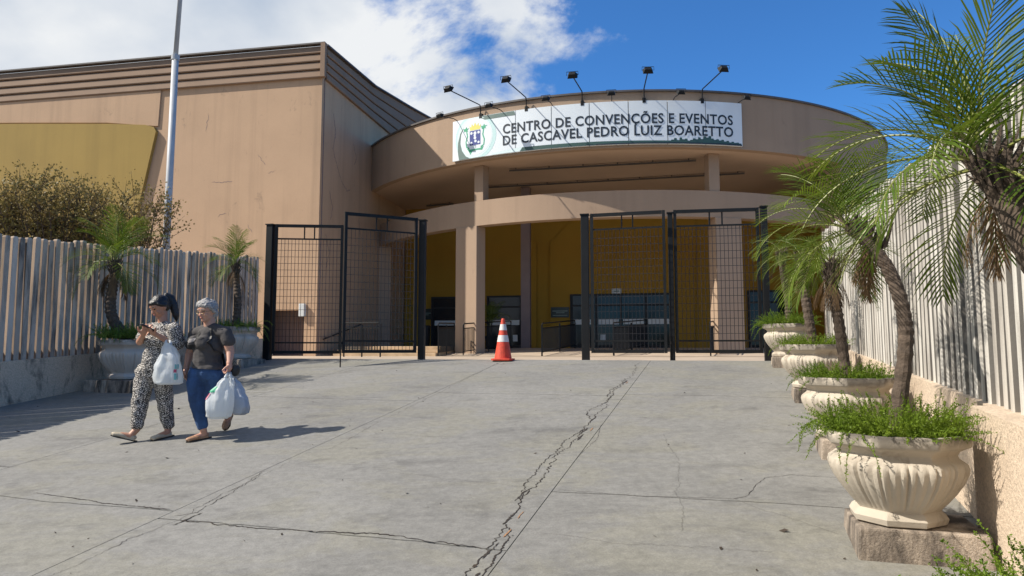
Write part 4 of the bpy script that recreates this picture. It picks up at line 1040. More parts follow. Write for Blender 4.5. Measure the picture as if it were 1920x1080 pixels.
def palm(base, path, r0, r1, L, n, label, seed, ndead=7, v0=0, bare=()):
    r = random.Random(seed); t = thing('palm_tree', label, 'palm', base, 'pygmy palms in the planters')
    pts = [Vector(p) for p in path]; fine = []
    ns = 46
    for i in range(ns + 1):        # Catmull-Rom through the given points
        f = i / ns * (len(pts) - 1); k = min(int(f), len(pts) - 2); q = f - k
        p0, p1, p2, p3 = pts[max(k - 1, 0)], pts[k], pts[k + 1], pts[min(k + 2, len(pts) - 1)]
        fine.append(.5 * ((2 * p1) + (p2 - p0) * q + (2 * p0 - 5 * p1 + 4 * p2 - p3) * q * q + (-p0 + 3 * p1 - 3 * p2 + p3) * q ** 3))
    m = MB(); m.tube(fine, [(r0 + (r1 - r0) * i / ns) * (1.09 if i % 2 else .95) for i in range(ns + 1)], 12, True, 0, .05); m.build('trunk', M['trunk'], t)
    top = fine[-1]; ax = (fine[-1] - fine[-4]).normalized()
    # old leaf bases sheathing the head of the trunk
    m = MB()
    for k in range(46):
        a = k * 2.39996; h = -.02 - .0048 * k; c = top + ax * h; o_ = Vector((math.cos(a), math.sin(a), 0))
        m.tube([c + o_ * r1 * .7, c + o_ * (r1 * 1.45) + Vector((0, 0, .05)), c + o_ * (r1 * 1.45 + r.uniform(.02, .05)) + Vector((0, 0, .10 + r.uniform(0, .04)))], [.013, .010, .003], 4)
    m.build('leaf_bases', M['trunk'], t)
    for k in range(n):
        f = (k + .5) / n; vi = min(len(FV) - 1, v0 + int(f * (len(FV) - v0))); a = k * 2.39996 + r.uniform(-.25, .25)
        az = math.degrees(a) % 360
        if any(lo <= az <= hi and va <= vi <= vb for lo, hi, va, vb in bare): continue
        piece('frond', fronds[vi][k % 3], t, top + ax * (.02 - .06 * f), (r.uniform(-.08, .08), r.uniform(-.10, .10), a), L * r.uniform(.88, 1.08))
    for k in range(ndead):
        o = piece('dead_frond', deadf[k % 3], t, top + ax * (-.10 - .02 * (k % 4)), (r.uniform(-.1, .1), r.uniform(-.1, .1), k * 2.2 + r.random()), L * r.uniform(.55, .85))
    return t
def soilp(b, dx=0, dy=0, sc=1): return b + Vector((dx, dy, .46 * sc))
palm(soilp(B1), [soilp(B1, .02, .03), at(1697, 660, 4.16), at(1693, 580, 4.2), at(1664, 503, 4.30), at(1622, 450, 4.38), at(1590, 428, 4.42)], .043, .036, .68, 27, 'curved-trunk palm in the nearest right planter leaning left', 4, 9, 1, bare=((225, 360, 4, 9), (0, 45, 4, 9), (250, 320, 2, 9)))
palm(soilp(B2), [soilp(B2), at(1572, 600, 6.02), at(1562, 540, 6.05), at(1556, 492, 6.08)], .046, .040, .54, 15, 'upright palm in the second right planter, partly behind the curved palm', 5, 10, 2)
palm(soilp(B3), [soilp(B3), at(1512, 570, 8.25), at(1507, 520, 8.3), at(1503, 482, 8.3)], .055, .048, .54, 12, 'palm in the third right planter behind its neighbours', 6, 9, 2)
palm(soilp(B4), [soilp(B4), at(1478, 570, 10.8), at(1468, 510, 10.8), at(1464, 472, 10.8)], .055, .045, .60, 11, 'farthest right palm, in front of the end gate post', 8, 6, 2)
palm(soilp(B0), [soilp(B0, .0, .03), at(1992, 610, 2.02), at(1940, 480, 2.12), at(1888, 375, 2.24), at(1838, 300, 2.34)], .050, .044, .64, 33, 'large palm crown overhanging the top right corner of the view', 9, 4, 0, bare=((225, 345, 1, 3),))
palm(soilp(C1, sc=1.13), [soilp(C1, sc=1.13), at(209, 590, 10.85), at(212, 530, 10.85), at(216, 488, 10.85)], .088, .06, .84, 21, 'thick-trunked palm in the left planter behind the woman with the phone', 12, 9)
palm(soilp(C2, sc=1.12), [soilp(C2, sc=1.12), at(446, 570, 13.35), at(443, 520, 13.35), at(441, 492, 13.35)], .075, .05, .66, 18, 'slender palm in the planter beside the leftmost gate post', 13, 6)

# potted plant in the porch
q = at(921, 640, 25.6); zq = gz(q); pp = thing('potted_palm', 'potted leafy plant in the porch shade right of the front column', 'plant', (q.x, q.y, zq))
m = MB(); m.tube([(q.x, q.y, zq), (q.x, q.y, zq + .45), (q.x, q.y, zq + .48)], [.17, .24, .25], 16); m.build('pot', M['black'], pp)
m = MB(); m.tube([(q.x, q.y, zq + .4), (q.x + .02, q.y, zq + 1.25)], [.03, .02], 6); m.build('stem', M['trunk'], pp)
for k in range(15): piece('leaf', fronds[min(6, k // 3)][k % 3], pp, Vector((q.x, q.y, zq + .8 + .07 * (k % 7))), (0, 0, k * 2.4), .85)

# ================================================================== SHRUBS behind the left fence
def shrub(base, rx, ry, z0, z1, nst, seed, label, dens=1.0):
    r = random.Random(seed); t = thing('shrub', label, 'shrub', base); wood = MB(); lf = MB()
    def leafs(p, d_, n):
        for _ in range(n):
            q = p + Vector((r.gauss(0, .05), r.gauss(0, .05), r.gauss(0, .05))); v = (d_ + Vector((r.gauss(0, .7), r.gauss(0, .7), r.gauss(.1, .6)))).normalized() * r.uniform(.035, .07)
            w = v.cross(Vector((r.gauss(0, 1), r.gauss(0, 1), r.gauss(0, 1)))).normalized() * v.length * .42
            lf.add([q, q + v * .5 + w, q + v, q + v * .5 - w], [(0, 1, 2, 3)])
    for k in range(nst):
        a = r.uniform(0, 6.283); rr = math.sqrt(r.random()); tx, ty = rr * math.cos(a) * rx, rr * math.sin(a) * ry
        hz_ = z0 + (z1 - z0) * (.55 + .45 * r.random()) * (1 - .35 * rr * rr); p = base + Vector((tx * .12, ty * .12, 0)); e = base + Vector((tx, ty, hz_))
        mid = p.lerp(e, .5) + Vector((tx * -.10 + r.gauss(0, .12), ty * -.1, .15)); path = []
        for i in range(9): f = i / 8; path.append((1 - f) ** 2 * p + 2 * f * (1 - f) * mid + f * f * e)
        wood.tube(path, [.030 * (1 - .85 * i / 8) for i in range(9)], 5, False)
        for i in range(3, 9):
            if path[i].z - base.z < z0 * .55: continue
            for _ in range(int(4 * dens)):
                d_ = Vector((r.gauss(0, .55), r.gauss(0, .55), r.uniform(.25, 1))).normalized(); c = path[i]; L = r.uniform(.25, .6)
                wood.tube([c, c + d_ * L * .5 + Vector((0, 0, .02)), c + d_ * L + Vector((0, 0, .07))], [.007, .005, .002], 3, False)
                for f in (.25, .45, .65, .85, 1.0): leafs(c + d_ * L * f + Vector((0, 0, .07 * f)), d_, 3)
    wood.build('branches', M['bark'], t, fix=False); stuff(lf.build('foliage', M['bushleaf'], t, fix=False)); return t
b = at(95, 600, 15.6); shrub(Vector((b.x, b.y, ZF - .06)), 1.75, 1.0, 2.2, 4.15, 72, 3, 'dense brownish-green shrub rising behind the left fence', 1.1)
b = at(-90, 600, 15.8); shrub(Vector((b.x, b.y, ZF - .06)), 1.5, 1.0, 2.2, 3.9, 46, 5, 'brownish-green shrub at the left edge behind the fence', 1.0)
b = at(245, 600, 14.8); shrub(Vector((b.x, b.y, ZF - .06)), .75, .7, 1.9, 3.75, 20, 4, 'thin twiggy shrub behind the left fence beside the flagpole', .8)

# ================================================================== PEOPLE
def frame(f, pitch=0.0):
    f = Vector((f[0], f[1], 0)).normalized(); left = Vector((-f.y, f.x, 0)); up = Vector((0, 0, 1))
    fp_ = (f * math.cos(pitch) - up * math.sin(pitch)); upp = (up * math.cos(pitch) + f * math.sin(pitch))
    return fp_, left, upp
def rotm(f, l, u): return Matrix((f, l, u)).transposed()
def hand(mb, c, d_, nrm, curl, thumb_side):
    """palm at c, fingers along d_, palm normal nrm (towards what is held)"""
    d_ = d_.normalized(); nrm = (nrm - d_ * (nrm @ d_)).normalized(); sd = d_.cross(nrm)
    mb.ell(c, (.045, .038, .018), rotm(d_, sd, nrm), 12, 8)
    for i, (o_, L) in enumerate(((-.030, .060), (-.011, .070), (.009, .066), (.028, .052))):
        p = c + d_ * .036 + sd * o_; a = curl * (.5 + .08 * i); v1 = d_ * math.cos(a) + nrm * math.sin(a); q = p + v1 * L * .45
        a2 = a + curl * .9; v2 = d_ * math.cos(a2) + nrm * math.sin(a2); q2 = q + v2 * L * .35; a3 = a2 + curl * .6; v3 = d_ * math.cos(a3) + nrm * math.sin(a3)
        mb.cap(p - d_ * .012, .0105, q, .0098, 8); mb.cap(q, .0098, q2, .0088, 8); mb.cap(q2, .0088, q2 + v3 * L * .28, .0078, 8)
    b = c - d_ * .016 + sd * (-.036 * thumb_side); v = (d_ * .6 + sd * (-.55 * thumb_side) + nrm * .5).normalized(); q = b + v * .036
    mb.cap(b, .0135, q, .0115, 8); v2 = (v + d_ * .6 + nrm * .35).normalized(); mb.cap(q, .0115, q + v2 * .030, .0092, 8)
def head(mb, c, f, l, u, k=1.0):
    Mx = rotm(f, l, u)
    mb.ell(c + u * .018 * k, (.098 * k, .076 * k, .098 * k), Mx, 18, 12)          # skull
    mb.ell(c + f * .022 * k - u * .040 * k, (.070 * k, .060 * k, .078 * k), Mx, 16, 10)   # lower face
    mb.ell(c + f * .058 * k - u * .088 * k, (.028 * k, .030 * k, .022 * k), Mx)         # chin
    mb.cap(c + f * .086 * k + u * .004 * k, .009 * k, c + f * .104 * k - u * .030 * k, .013 * k, 8)      # nose
    mb.ell(c + f * .080 * k - u * .058 * k, (.014 * k, .026 * k, .012 * k), Mx)           # mouth
    for s_ in (-1, 1):
        mb.ell(c + l * s_ * .036 * k + f * .062 * k - u * .030 * k, (.026, .024, .024), Mx)  # cheeks
        mb.ell(c + l * s_ * .078 * k - f * .008 * k - u * .008 * k, (.018 * k, .009 * k, .030 * k), Mx)    # ears
        mb.ell(c + l * s_ * .032 * k + f * .078 * k + u * .026 * k, (.014, .026, .010), Mx)   # brow ridge
def face_bits(t, c, f, l, u, k, brow):
    Mx = rotm(f, l, u)
    for s_ in (-1, 1):
        m = MB(); m.ell(c + l * s_ * .032 * k + f * .0875 * k + u * .006 * k, (.008, .0145, .0065), Mx, 10, 6); m.build('eye', M['eye'], t, smooth=True)
        m = MB(); m.cap(c + l * s_ * .015 * k + f * .096 * k + u * .030 * k, .0045, c + l * s_ * .050 * k + f * .080 * k + u * .029 * k, .0035, 6); m.build('eyebrow', brow, t, smooth=True)
    m = MB(); m.ell(c + f * .0935 * k - u * .058 * k, (.006, .022, .0065), Mx, 10, 6); m.build('lips', M['lip'], t, smooth=True)
def limb(mb, pts, rr, n=14):
    for a, b, ra, rb in zip(pts[:-1], pts[1:], rr[:-1], rr[1:]): mb.cap(a, ra, b, rb, n)
def shoe(t, heel, toe, mat, nrm=Vector((0, 0, 1)), name='shoe'):
    d_ = (toe - heel).normalized(); L = (toe - heel).length; sd = nrm.cross(d_).normalized(); up = d_.cross(sd)
    mb = MB(); Mx = rotm(d_, sd, up)
    mb.ell(heel + d_ * .045 + up * .028, (.05, .033, .030), Mx); mb.ell(heel + d_ * L * .68 + up * .020, (L * .36, .044, .024), Mx); mb.cap(heel + d_ * .05 + up * .022, .028, heel + d_ * L * .7 + up * .018, .030)
    mb.box(heel + d_ * L * .5 + up * .004, (L * .93, .062, .012), (d_, sd, up))
    o = obj_from(voxel(mb, .006, 3), name, mat, t)
    m = MB(); pr = [(-.02, -.022), (.04, -.032), (L * .45, -.030), (L * .72, -.044), (L * .93, -.030), (L * 1.02, 0), (L * .93, .030), (L * .72, .044), (L * .45, .030), (.04, .032), (-.02, .022)]
    m.prism([heel + d_ * a + sd * b - up * .010 for a, b in pr], up * .012); m.build('sole', M['leather'], o); return o
def footskin(mb, ankle, heel, toe, up=Vector((0, 0, 1))):
    d_ = (toe - heel).normalized(); L = (toe - heel).length
    mb.cap(ankle, .036, heel + d_ * .05 + up * .035, .034); mb.cap(heel + d_ * .05 + up * .035, .033, heel + d_ * L * .62 + up * .028, .024)
cloth = lambda amp, sc: (lambda p: amp * (noise.noise(Vector((p.x * sc, p.y * sc, p.z * sc * 1.7))) + .5 * noise.noise(p * sc * 2.3)))

# ---------------------------------------------------------------- woman with the phone
D1 = 7.50
def J(x, y, d=0.0): return at(x, y, D1 + d)
g1 = J(290, 822); g1.z = SL * (g1.x * dv[0] + g1.y * dv[1])
w1 = thing('person', 'woman in a black and white patterned jumpsuit looking at her phone', 'person', g1)
f1 = (-.70, -.71); hf, hl, hu = frame((-.48, -.88), .50); bf, bl, bu = frame(f1)
hc = J(299, 575, -.03); body = MB()
head(body, hc, hf, hl, hu, .98)
neck = J(305, 612, .0); limb(body, [neck, hc - hu * .06 - hf * .012], [.050, .046])
sh_l, sh_r = J(327, 617, -.08), J(285, 616, .10); limb(body, [J(288, 690), J(291, 658), J(305, 630)], [.115, .10, .11]); limb(body, [sh_r, J(306, 618), sh_l], [.045, .055, .045])
el_l, wr_l = J(333, 650, -.04), J(296, 629, -.17); el_r, wr_r = J(262, 641, -.02), J(268, 629, -.19)
limb(body, [sh_l, el_l, wr_l], [.046, .040, .026]); limb(body, [sh_r, el_r, wr_r], [.046, .038, .026])
ph_c = J(277, 614, -.26)
hl_c, hr_c = J(285, 623, -.22), J(270, 622, -.24)
hand(body, hl_c, (ph_c - wr_l), Vector((0, 0, 1)) + bf * -.2, 1.0, 1); hand(body, hr_c, (ph_c - wr_r) + Vector((.02, 0, 0)), Vector((0, 0, 1)), 1.0, -1)
limb(body, [wr_l, hl_c], [.026, .028]); limb(body, [wr_r, hr_c], [.026, .028])
an_a, an_b = J(257, 804, -.10), J(315, 803, .06)
limb(body, [J(276, 698), J(264, 748, -.06), an_a], [.085, .055, .034]); limb(body, [J(302, 698), J(309, 748, .03), an_b], [.085, .055, .034])
hA, tA = J(254, 823, -.12), J(215, 817, -.20); hB, tB = J(322, 811, .08), J(299, 819, -.04)
for q in (hB, tB): q.z = SL * (q.x * dv[0] + q.y * dv[1]) + .012
hA.z = SL * (hA.x * dv[0] + hA.y * dv[1]) + .014; tA.z = max(tA.z, SL * (tA.x * dv[0] + tA.y * dv[1]) + .06)
tA = hA + (tA - hA).normalized() * .235; tB = hB + (tB - hB).normalized() * .235
footskin(body, an_a, hA, tA); footskin(body, an_b, hB, tB)
body_o = obj_from(voxel(body, .0055, 2), 'body', M['skin1'], w1)
face_bits(w1, hc, hf, hl, hu, .98, M['hair1'])
suit = MB()
limb(suit, [J(289, 694), J(290, 672), J(292, 655), J(301, 640), J(306, 626)], [.138, .122, .108, .122, .116])
suit.ell(J(288, 692), (.122, .152, .125), rotm(bf, bl, bu), 18, 12); suit.ell(J(303, 636, -.01), (.118, .158, .13), rotm(bf, bl, bu), 18, 12)
suit.ell(J(298, 640) + bf * .05, (.10, .13, .08), rotm(bf, bl, bu))
limb(suit, [J(287, 617, .07), J(306, 611.5), J(324, 618, -.06)], [.060, .066, .060])
limb(suit, [sh_l, sh_l.lerp(el_l, .72)], [.072, .090]); limb(suit, [sh_r, sh_r.lerp(el_r, .66)], [.070, .080])
limb(suit, [J(275, 696), J(269, 722, -.03), J(263, 750, -.06), an_a + Vector((0, 0, .04))], [.108, .098, .086, .066])
limb(suit, [J(302, 696), J(306, 722, .01), J(309, 750, .03), an_b + Vector((0, 0, .04))], [.108, .097, .083, .062])
suit_o = obj_from(voxel(suit, .008, 4, cloth(.009, 9)), 'jumpsuit', M['print'], w1)
# neckline: bare V at the throat
m = MB(); nk = J(301, 622, 0) + bf * .128
m.add([nk + bl * .055 + Vector((0, 0, .055)) - bf * .035, nk - Vector((0, 0, .055)) + bf * .022, nk - bl * .055 + Vector((0, 0, .055)) - bf * .035, nk + Vector((0, 0, .05)) - bf * .03], [(0, 1, 2, 3)])
m.build('neckline', M['skin1'], w1)
hair = MB(); Mx = rotm(hf, hl, hu)
hair.ell(hc - hf * .022 + hu * .036, (.098, .086, .092), Mx, 18, 12); hair.ell(hc + hf * .020 + hu * .066, (.074, .075, .040), Mx, 16, 10)
hair.ell(hc - hf * .045 - hu * .01, (.062, .078, .075), Mx)
for s_ in (-1, 1): hair.cap(hc + hf * .045 + hl * s_ * .066 + hu * .05, .020, hc - hf * .02 + hl * s_ * .076 + hu * .005, .022)
limb(hair, [J(313, 554, .06), J(320, 559, .09), J(326, 575, .10), J(330, 592, .10), J(331, 601, .10)], [.034, .046, .046, .036, .012])
obj_from(voxel(hair, .006, 3, cloth(.003, 30)), 'hair', M['hair1'], w1)
shoe(w1, hA, tA, M['shoe_cream']); shoe(w1, hB, tB, M['shoe_cream'])
# phone (held: a thing of its own)
pt = thing('phone', 'dark phone held up by the woman in the patterned jumpsuit', 'phone', ph_c)
X = (bl * .9 + Vector((0, 0, .1))).normalized(); Yv = (bf * .8 + Vector((0, 0, .45))).normalized(); X = (X - Yv * (X @ Yv)).normalized(); Zv = X.cross(Yv)
m = MB(); m.box(ph_c, (.075, .15, .009), (X, Yv, Zv)); m.build('case', M['phone'], pt, bevel=.003)
m = MB(); m.box(ph_c + Zv * .0055, (.068, .14, .001), (X, Yv, Zv)); m.build('screen', M['glass'], pt)

# ---------------------------------------------------------------- carrier bags
def bag(top, prof, axis, depth, label, mat, seed, prints, grip):
    """prof: (height fraction, centre offset along axis, half width) from foot to neck; grip: point the handles hang from"""
    r = random.Random(seed); n = 40; ax = Vector(axis).normalized(); dp = Vector((-ax.y, ax.x, 0)); foot = prof[0][3]
    rings = []
    def pt(i_f, th, k=1.0):
        i = min(int(i_f), len(prof) - 2); q = i_f - i; q = q * q * (3 - 2 * q)
        z = prof[i][2] + (prof[i + 1][2] - prof[i][2]) * (i_f - i); c = prof[i][0] + (prof[i + 1][0] - prof[i][0]) * q; w = prof[i][1] + (prof[i + 1][1] - prof[i][1]) * q
        cx, sx_ = math.cos(th), math.sin(th); e = .7
        x = math.copysign(abs(cx) ** e, cx) * w; y = math.copysign(abs(sx_) ** .9, sx_) * w * depth
        o_ = .030 * noise.noise(Vector((x * 14, y * 14 + seed, z * 6))) + .018 * noise.noise(Vector((th * 5, z * 5, seed))) + .008 * math.sin(th * 7 + seed) * min(1, max(0, (i_f - 1) / 2))
        rr = 1 + o_ / max(w, .05)
        return Vector((top.x, top.y, 0)) + ax * (c + x * rr * k) + dp * (y * rr * k) + Vector((0, 0, z))
    nr = 30; V = []; fs = []
    for i in range(nr + 1):
        for j in range(n): V.append(pt(i / nr * (len(prof) - 1), 2 * math.pi * j / n))
    for i in range(nr):
        for j in range(n): fs.append((i * n + j, i * n + (j + 1) % n, (i + 1) * n + (j + 1) % n, (i + 1) * n + j))
    zf = min(p[2] for p in prof); t = thing('carrier_bag', label, 'plastic bag', (top.x + ax.x * prof[0][0], top.y + ax.y * prof[0][0], zf), 'white carrier bags')
    V.append(Vector((top.x, top.y, zf + .012)) + ax * prof[0][0]); k = len(V) - 1
    for j in range(n): fs.append((k, (j + 1) % n, j))
    m = MB(); m.add(V, fs); m.build('body', mat, t, smooth=True)
    nk = Vector((top.x, top.y, prof[-1][2])) + ax * prof[-1][0]
    for s_ in (-1, 1):
        m = MB(); a = nk + ax * s_ * prof[-1][1] * .7 - Vector((0, 0, .02)); path = [a, a.lerp(grip, .55) + ax * s_ * .012, grip + Vector((0, 0, .012)) + dp * .012 * s_]
        m.tube(path, [prof[-1][1] * .55, .014, .010], 8); m.build('handle', mat, t, smooth=True)
    for (i0, i1, t0, t1, pm) in prints:
        V = []; fs = []; a, b = 8, 8
        for i in range(a + 1):
            for j in range(b + 1): V.append(pt(i0 + (i1 - i0) * i / a, R(t0 + (t1 - t0) * j / b), 1.012))
        for i in range(a):
            for j in range(b): fs.append((i * (b + 1) + j, i * (b + 1) + j + 1, (i + 1) * (b + 1) + j + 1, (i + 1) * (b + 1) + j))
        m = MB(); m.add(V, fs); m.build('print', M[pm], t, smooth=True)
    return t
def PZ(x, y, D): return at(x, y, D).z
Db = D1 - .20; gp = J(315, 636, -.10); tp = at(318, 640, Db); pm_ = Db / 1300.0
def prof_px(rows, D, x0): return [((cx - x0) * D / 1300.0, hw * D / 1300.0, PZ(x0, y, D), 0) for (y, cx, hw) in rows]
bag(tp, prof_px([(721, 318, 17), (718, 318, 23), (705, 319, 24), (690, 320, 22), (672, 319, 18), (655, 318, 11), (643, 316, 6)], Db, 318), (1, .1, 0), .62,
    'white carrier bag hanging from the forearm of the woman with the phone', M['bag'], 3, [(2.9, 3.4, -62, -28, 'bag_teal'), (2.45, 2.85, -66, -38, 'bag_red'), (1.5, 2.35, -62, -34, 'bag_teal')], gp)

# ---------------------------------------------------------------- woman in the charcoal T-shirt
D2 = 7.45
def J(x, y, d=0.0): return at(x, y, D2 + d)
g2 = J(390, 822); g2.z = SL * (g2.x * dv[0] + g2.y * dv[1])
w2 = thing('person', 'grey-haired woman in a charcoal T-shirt and jeans carrying bags', 'person', g2)
f2 = (-.48, -.88); bf, bl, bu = frame(f2); hf, hl, hu = frame((-.36, -.93), .20)
hc = J(389, 583, -.04); body = MB(); head(body, hc, hf, hl, hu, 1.02)
limb(body, [J(394, 616, .0), hc - hu * .06 - hf * .01], [.062, .056])
sh_l, sh_r = J(424, 625, -.07), J(366, 627, .07); limb(body, [J(391, 690), J(391, 660), J(393, 632)], [.11, .12, .11]); limb(body, [sh_r, J(394, 620), sh_l], [.05, .06, .05])
el_l, wr_l = J(431, 660, -.06), J(430, 681, -.14); el_r, wr_r = J(356, 662, .10), J(350, 686, .02)
limb(body, [sh_l, el_l, wr_l], [.056, .046, .029]); limb(body, [sh_r, el_r, wr_r], [.054, .044, .029])
hlc, hrc = J(430, 690, -.15), J(348, 697, .0)
hand(body, hlc, Vector((0, -.1, -1)), Vector((-1, .1, 0)), 1.25, 1); hand(body, hrc, Vector((-.1, -.1, -1)), Vector((1, 0, 0)), .5, -1)
limb(body, [wr_l, hlc], [.029, .030]); limb(body, [wr_r, hrc], [.028, .029])
anA, anB = J(381, 805, -.08), J(427, 782, .30); kA, kB = J(368, 748, -.06), J(394, 750, -.02)
limb(body, [J(374, 702), kA, anA], [.09, .06, .037]); limb(body, [J(406, 702), kB, anB], [.09, .06, .037])
hA, tA = J(392, 818, -.02), J(362, 828, -.14)
for q in (hA, tA): q.z = SL * (q.x * dv[0] + q.y * dv[1]) + .012
tA = hA + (tA - hA).normalized() * .235
tB = J(421, 812, .24); tB.z = SL * (tB.x * dv[0] + tB.y * dv[1]) + .02; hB = tB + (J(432, 778, .38) - tB).normalized() * .235
footskin(body, anA, hA, tA); nB = (tB - hB).normalized().cross(Vector((1, 0, 0))).normalized()
if nB.y > 0: nB = -nB
footskin(body, anB, hB, tB, nB)
obj_from(voxel(body, .0055, 2), 'body', M['skin2'], w2)
face_bits(w2, hc, hf, hl, hu, 1.02, M['hair2'])
tee_ = MB()
limb(tee_, [J(390, 702), J(390, 668), J(390, 648), J(393, 632)], [.150, .150, .147, .128])
tee_.ell(J(390, 694), (.155, .188, .13), rotm(bf, bl, bu), 18, 12); tee_.ell(J(391, 650), (.145, .180, .17), rotm(bf, bl, bu), 18, 12)
for s_ in (-1, 1): tee_.ell(J(388, 643) + bf * .10 + bl * s_ * .065, (.075, .085, .080), rotm(bf, bl, bu))
limb(tee_, [sh_r, J(395, 617), sh_l], [.068, .074, .068])
limb(tee_, [sh_l, sh_l.lerp(el_l, .40) + bl * .006], [.066, .072]); limb(tee_, [sh_r, sh_r.lerp(el_r, .55) - bl * .006], [.064, .068])
tee_me = voxel(tee_, .008, 4, cloth(.008, 8))
bm = bmesh.new(); bm.from_mesh(tee_me); bmesh.ops.bisect_plane(bm, geom=bm.verts[:] + bm.edges[:] + bm.faces[:], plane_co=J(390, 691), plane_no=Vector((.06, 0, 1)), clear_inner=True); bm.to_mesh(tee_me); bm.free()
obj_from(tee_me, 'shirt', M['tee'], w2)
jn = MB(); jn.ell(J(391, 698), (.142, .176, .13), rotm(bf, bl, bu), 18, 12); limb(jn, [J(374, 702), J(370, 722, -.03), kA, kA.lerp(anA, .86)], [.118, .108, .080, .058])
limb(jn, [J(406, 702), J(400, 724), kB, kB.lerp(anB, .80)], [.118, .108, .080, .058])
obj_from(voxel(jn, .008, 3, cloth(.006, 12)), 'jeans', M['denim'], w2)
hair = MB(); Mx = rotm(hf, hl, hu)
hair.ell(hc - hf * .028 + hu * .034, (.100, .090, .090), Mx, 18, 12); hair.ell(hc + hf * .034 + hu * .080, (.062, .078, .038), Mx, 16, 10); hair.ell(hc - hf * .05 - hu * .03, (.062, .082, .075), Mx)
for s_ in (-1, 1): hair.cap(hc + hf * .035 + hl * s_ * .074 + hu * .055, .024, hc - hf * .012 + hl * s_ * .086 - hu * .010, .024)
hair.cap(hc + hf * .078 + hu * .070 - hl * .045, .020, hc + hf * .070 + hu * .062 + hl * .055, .024); hair.cap(hc + hf * .050 + hu * .085 - hl * .06, .026, hc - hf * .01 + hu * .115, .030)
obj_from(voxel(hair, .006, 2, cloth(.006, 48)), 'hair', M['hair2'], w2)
# spectacles
m = MB()
for s_ in (-1, 1):
    c = hc + hl * s_ * .034 + hf * .105 + hu * .002; m.tube([c + hl * .024 * math.cos(a * .5236) + hu * .017 * math.sin(a * .5236) for a in range(13)], .0022, 5, False)
    m.tube([c + hl * s_ * .024, hc + hl * s_ * .084 + hf * .0 + hu * .006], .002, 5)
m.tube([hc + hl * .010 + hf * .106 + hu * .004, hc - hl * .010 + hf * .106 + hu * .004], .002, 5); m.build('spectacles', M['gold'], w2)
# dark abstract print on the chest, laid on the cloth
def project_patch(outline, name, mat, me, parent, c, fx, fy, fn, lift=.004):
    from mathutils.bvhtree import BVHTree
    vs_ = [v.co + ORI[parent.name] for v in me.vertices]; tree = BVHTree.FromPolygons(vs_, [tuple(p.vertices) for p in me.polygons])
    bm = bmesh.new(); f = bm.faces.new([bm.verts.new((a, b, 0)) for a, b in outline]); bmesh.ops.triangulate(bm, faces=[f])
    bmesh.ops.subdivide_edges(bm, edges=bm.edges[:], cuts=3, use_grid_fill=True); bm.verts.index_update(); P = []
    for v in bm.verts:
        o_ = c + fx * v.co.x + fy * v.co.y + fn * .5; h = tree.ray_cast(o_, -fn); P.append((h[0] if h[0] is not None else o_ - fn * .4) + fn * lift)
    mb = MB(); mb.add(P, [tuple(v.index for v in f.verts) for f in bm.faces]); bm.free(); return mb.build(name, mat, parent)
cc = J(384, 641); fx = bl; fyv = Vector((0, 0, 1))
def blob(cx, cy, rx, ry, seed, n=13):
    r = random.Random(seed); return [(cx + rx * math.cos(6.2832 * i / n) * r.uniform(.7, 1.2), cy + ry * math.sin(6.2832 * i / n) * r.uniform(.7, 1.2)) for i in range(n)]
for i, (cx, cy, rx, ry, mt) in enumerate(((-.085, .025, .032, .035, 'tee_print'), (.01, .075, .034, .040, 'tee_print'), (-.02, -.055, .085, .026, 'tee_print'), (.045, .03, .022, .028, 'tee_print'), (.10, .04, .045, .010, 'tee_print'), (-.03, .01, .045, .024, 'tee_print_grey'), (.015, .03, .02, .016, 'tee_print_grey'))):
    project_patch(blob(cx, cy, rx, ry, i), 'shirt_print', M[mt], tee_me, w2, cc, fx, fyv, bf, .004 + .0012 * (mt == 'tee_print'))
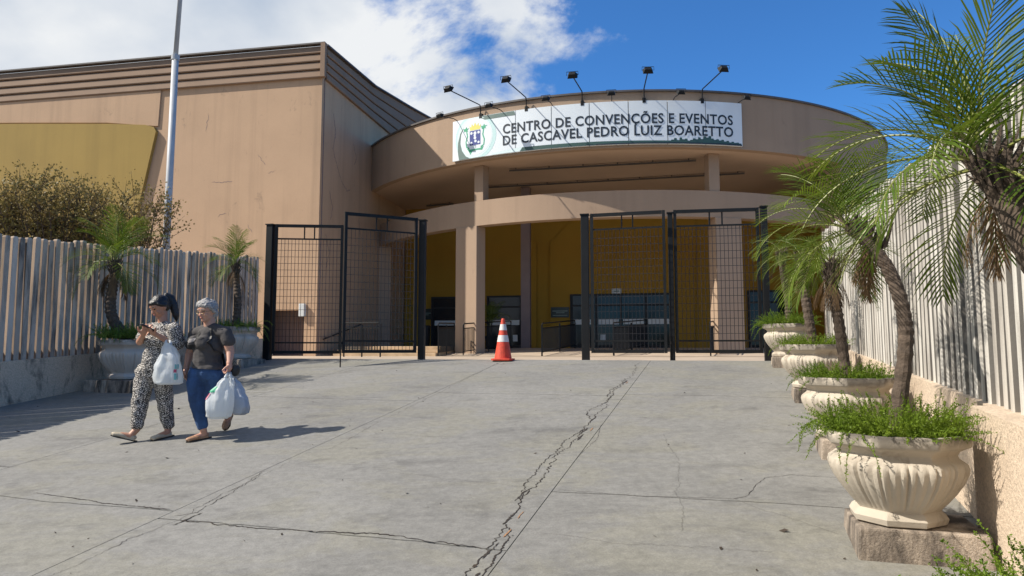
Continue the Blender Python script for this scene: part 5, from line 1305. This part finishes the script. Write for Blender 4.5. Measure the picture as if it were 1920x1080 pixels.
# shoulder strap
pp_ = []
from mathutils.bvhtree import BVHTree
tr_ = BVHTree.FromPolygons([v.co + ORI[w2.name] for v in tee_me.vertices], [tuple(p.vertices) for p in tee_me.polygons])
for i in range(15):
    f = i / 14; c = J(409 + 13 * f, 614 + 76 * f); o_ = c + bf * .5 + bl * .05 * f; h = tr_.ray_cast(o_, -bf); pp_.append((h[0] + bf * .005) if h[0] is not None else c)
m = MB(); V = [];
for p in pp_: V += [p - bl * .020, p + bl * .020]
m.add(V, [(2 * i, 2 * i + 1, 2 * i + 3, 2 * i + 2) for i in range(14)]); m.build('shoulder_strap', M['leather'], w2)
shoe(w2, hA, tA, M['shoe_tan']); shoe(w2, hB, tB, M['shoe_tan'], nB)
# wallet and the two bags in her hand
c = J(441, 695, -.10); wl = MB(); Mx = rotm(Vector((.9, .3, -.2)).normalized(), Vector((-.3, .95, 0)).normalized(), Vector((.2, 0, 1)).normalized())
wl.ell(c, (.050, .035, .065), Mx); wl.box(c, (.07, .05, .10))
wo = thing('purse', 'small black purse held against the bag handles', 'purse', c - Vector((0, 0, .07))); obj_from(voxel(wl, .008, 4), 'body', M['leather'], wo)
m = MB(); m.tube([c + Vector((-.03, -.02, .06)), c + Vector((0, -.03, .10)), c + Vector((.03, -.02, .06))], .004, 5); m.build('wrist_loop', M['leather'], wo)
Db = D2 - .22; gp = hlc + Vector((-.004, -.012, -.055)); tp = at(417, 705, Db)
bag(tp, prof_px([(785, 414, 14), (780, 413, 21), (768, 413, 23.5), (752, 414, 23), (735, 418, 19), (720, 423, 13), (709, 427, 7)], Db, 417), (1, .05, 0), .75,
    'larger white carrier bag in the hand of the woman in jeans', M['bag'], 7, [(4.0, 4.7, -152, -112, 'bag_green'), (3.2, 3.9, -158, -138, 'bag_red')], gp)
tp = at(447, 705, Db + .16)
bag(tp, prof_px([(778, 450, 9), (774, 450, 15), (763, 450, 17.5), (749, 449, 17), (735, 445, 14), (720, 439, 10), (709, 434, 6)], Db + .16, 447), (1, -.05, 0), .8,
    'smaller bluish carrier bag hanging behind the larger one', M['bag_grey'], 13, [], gp + Vector((.012, .02, 0)))
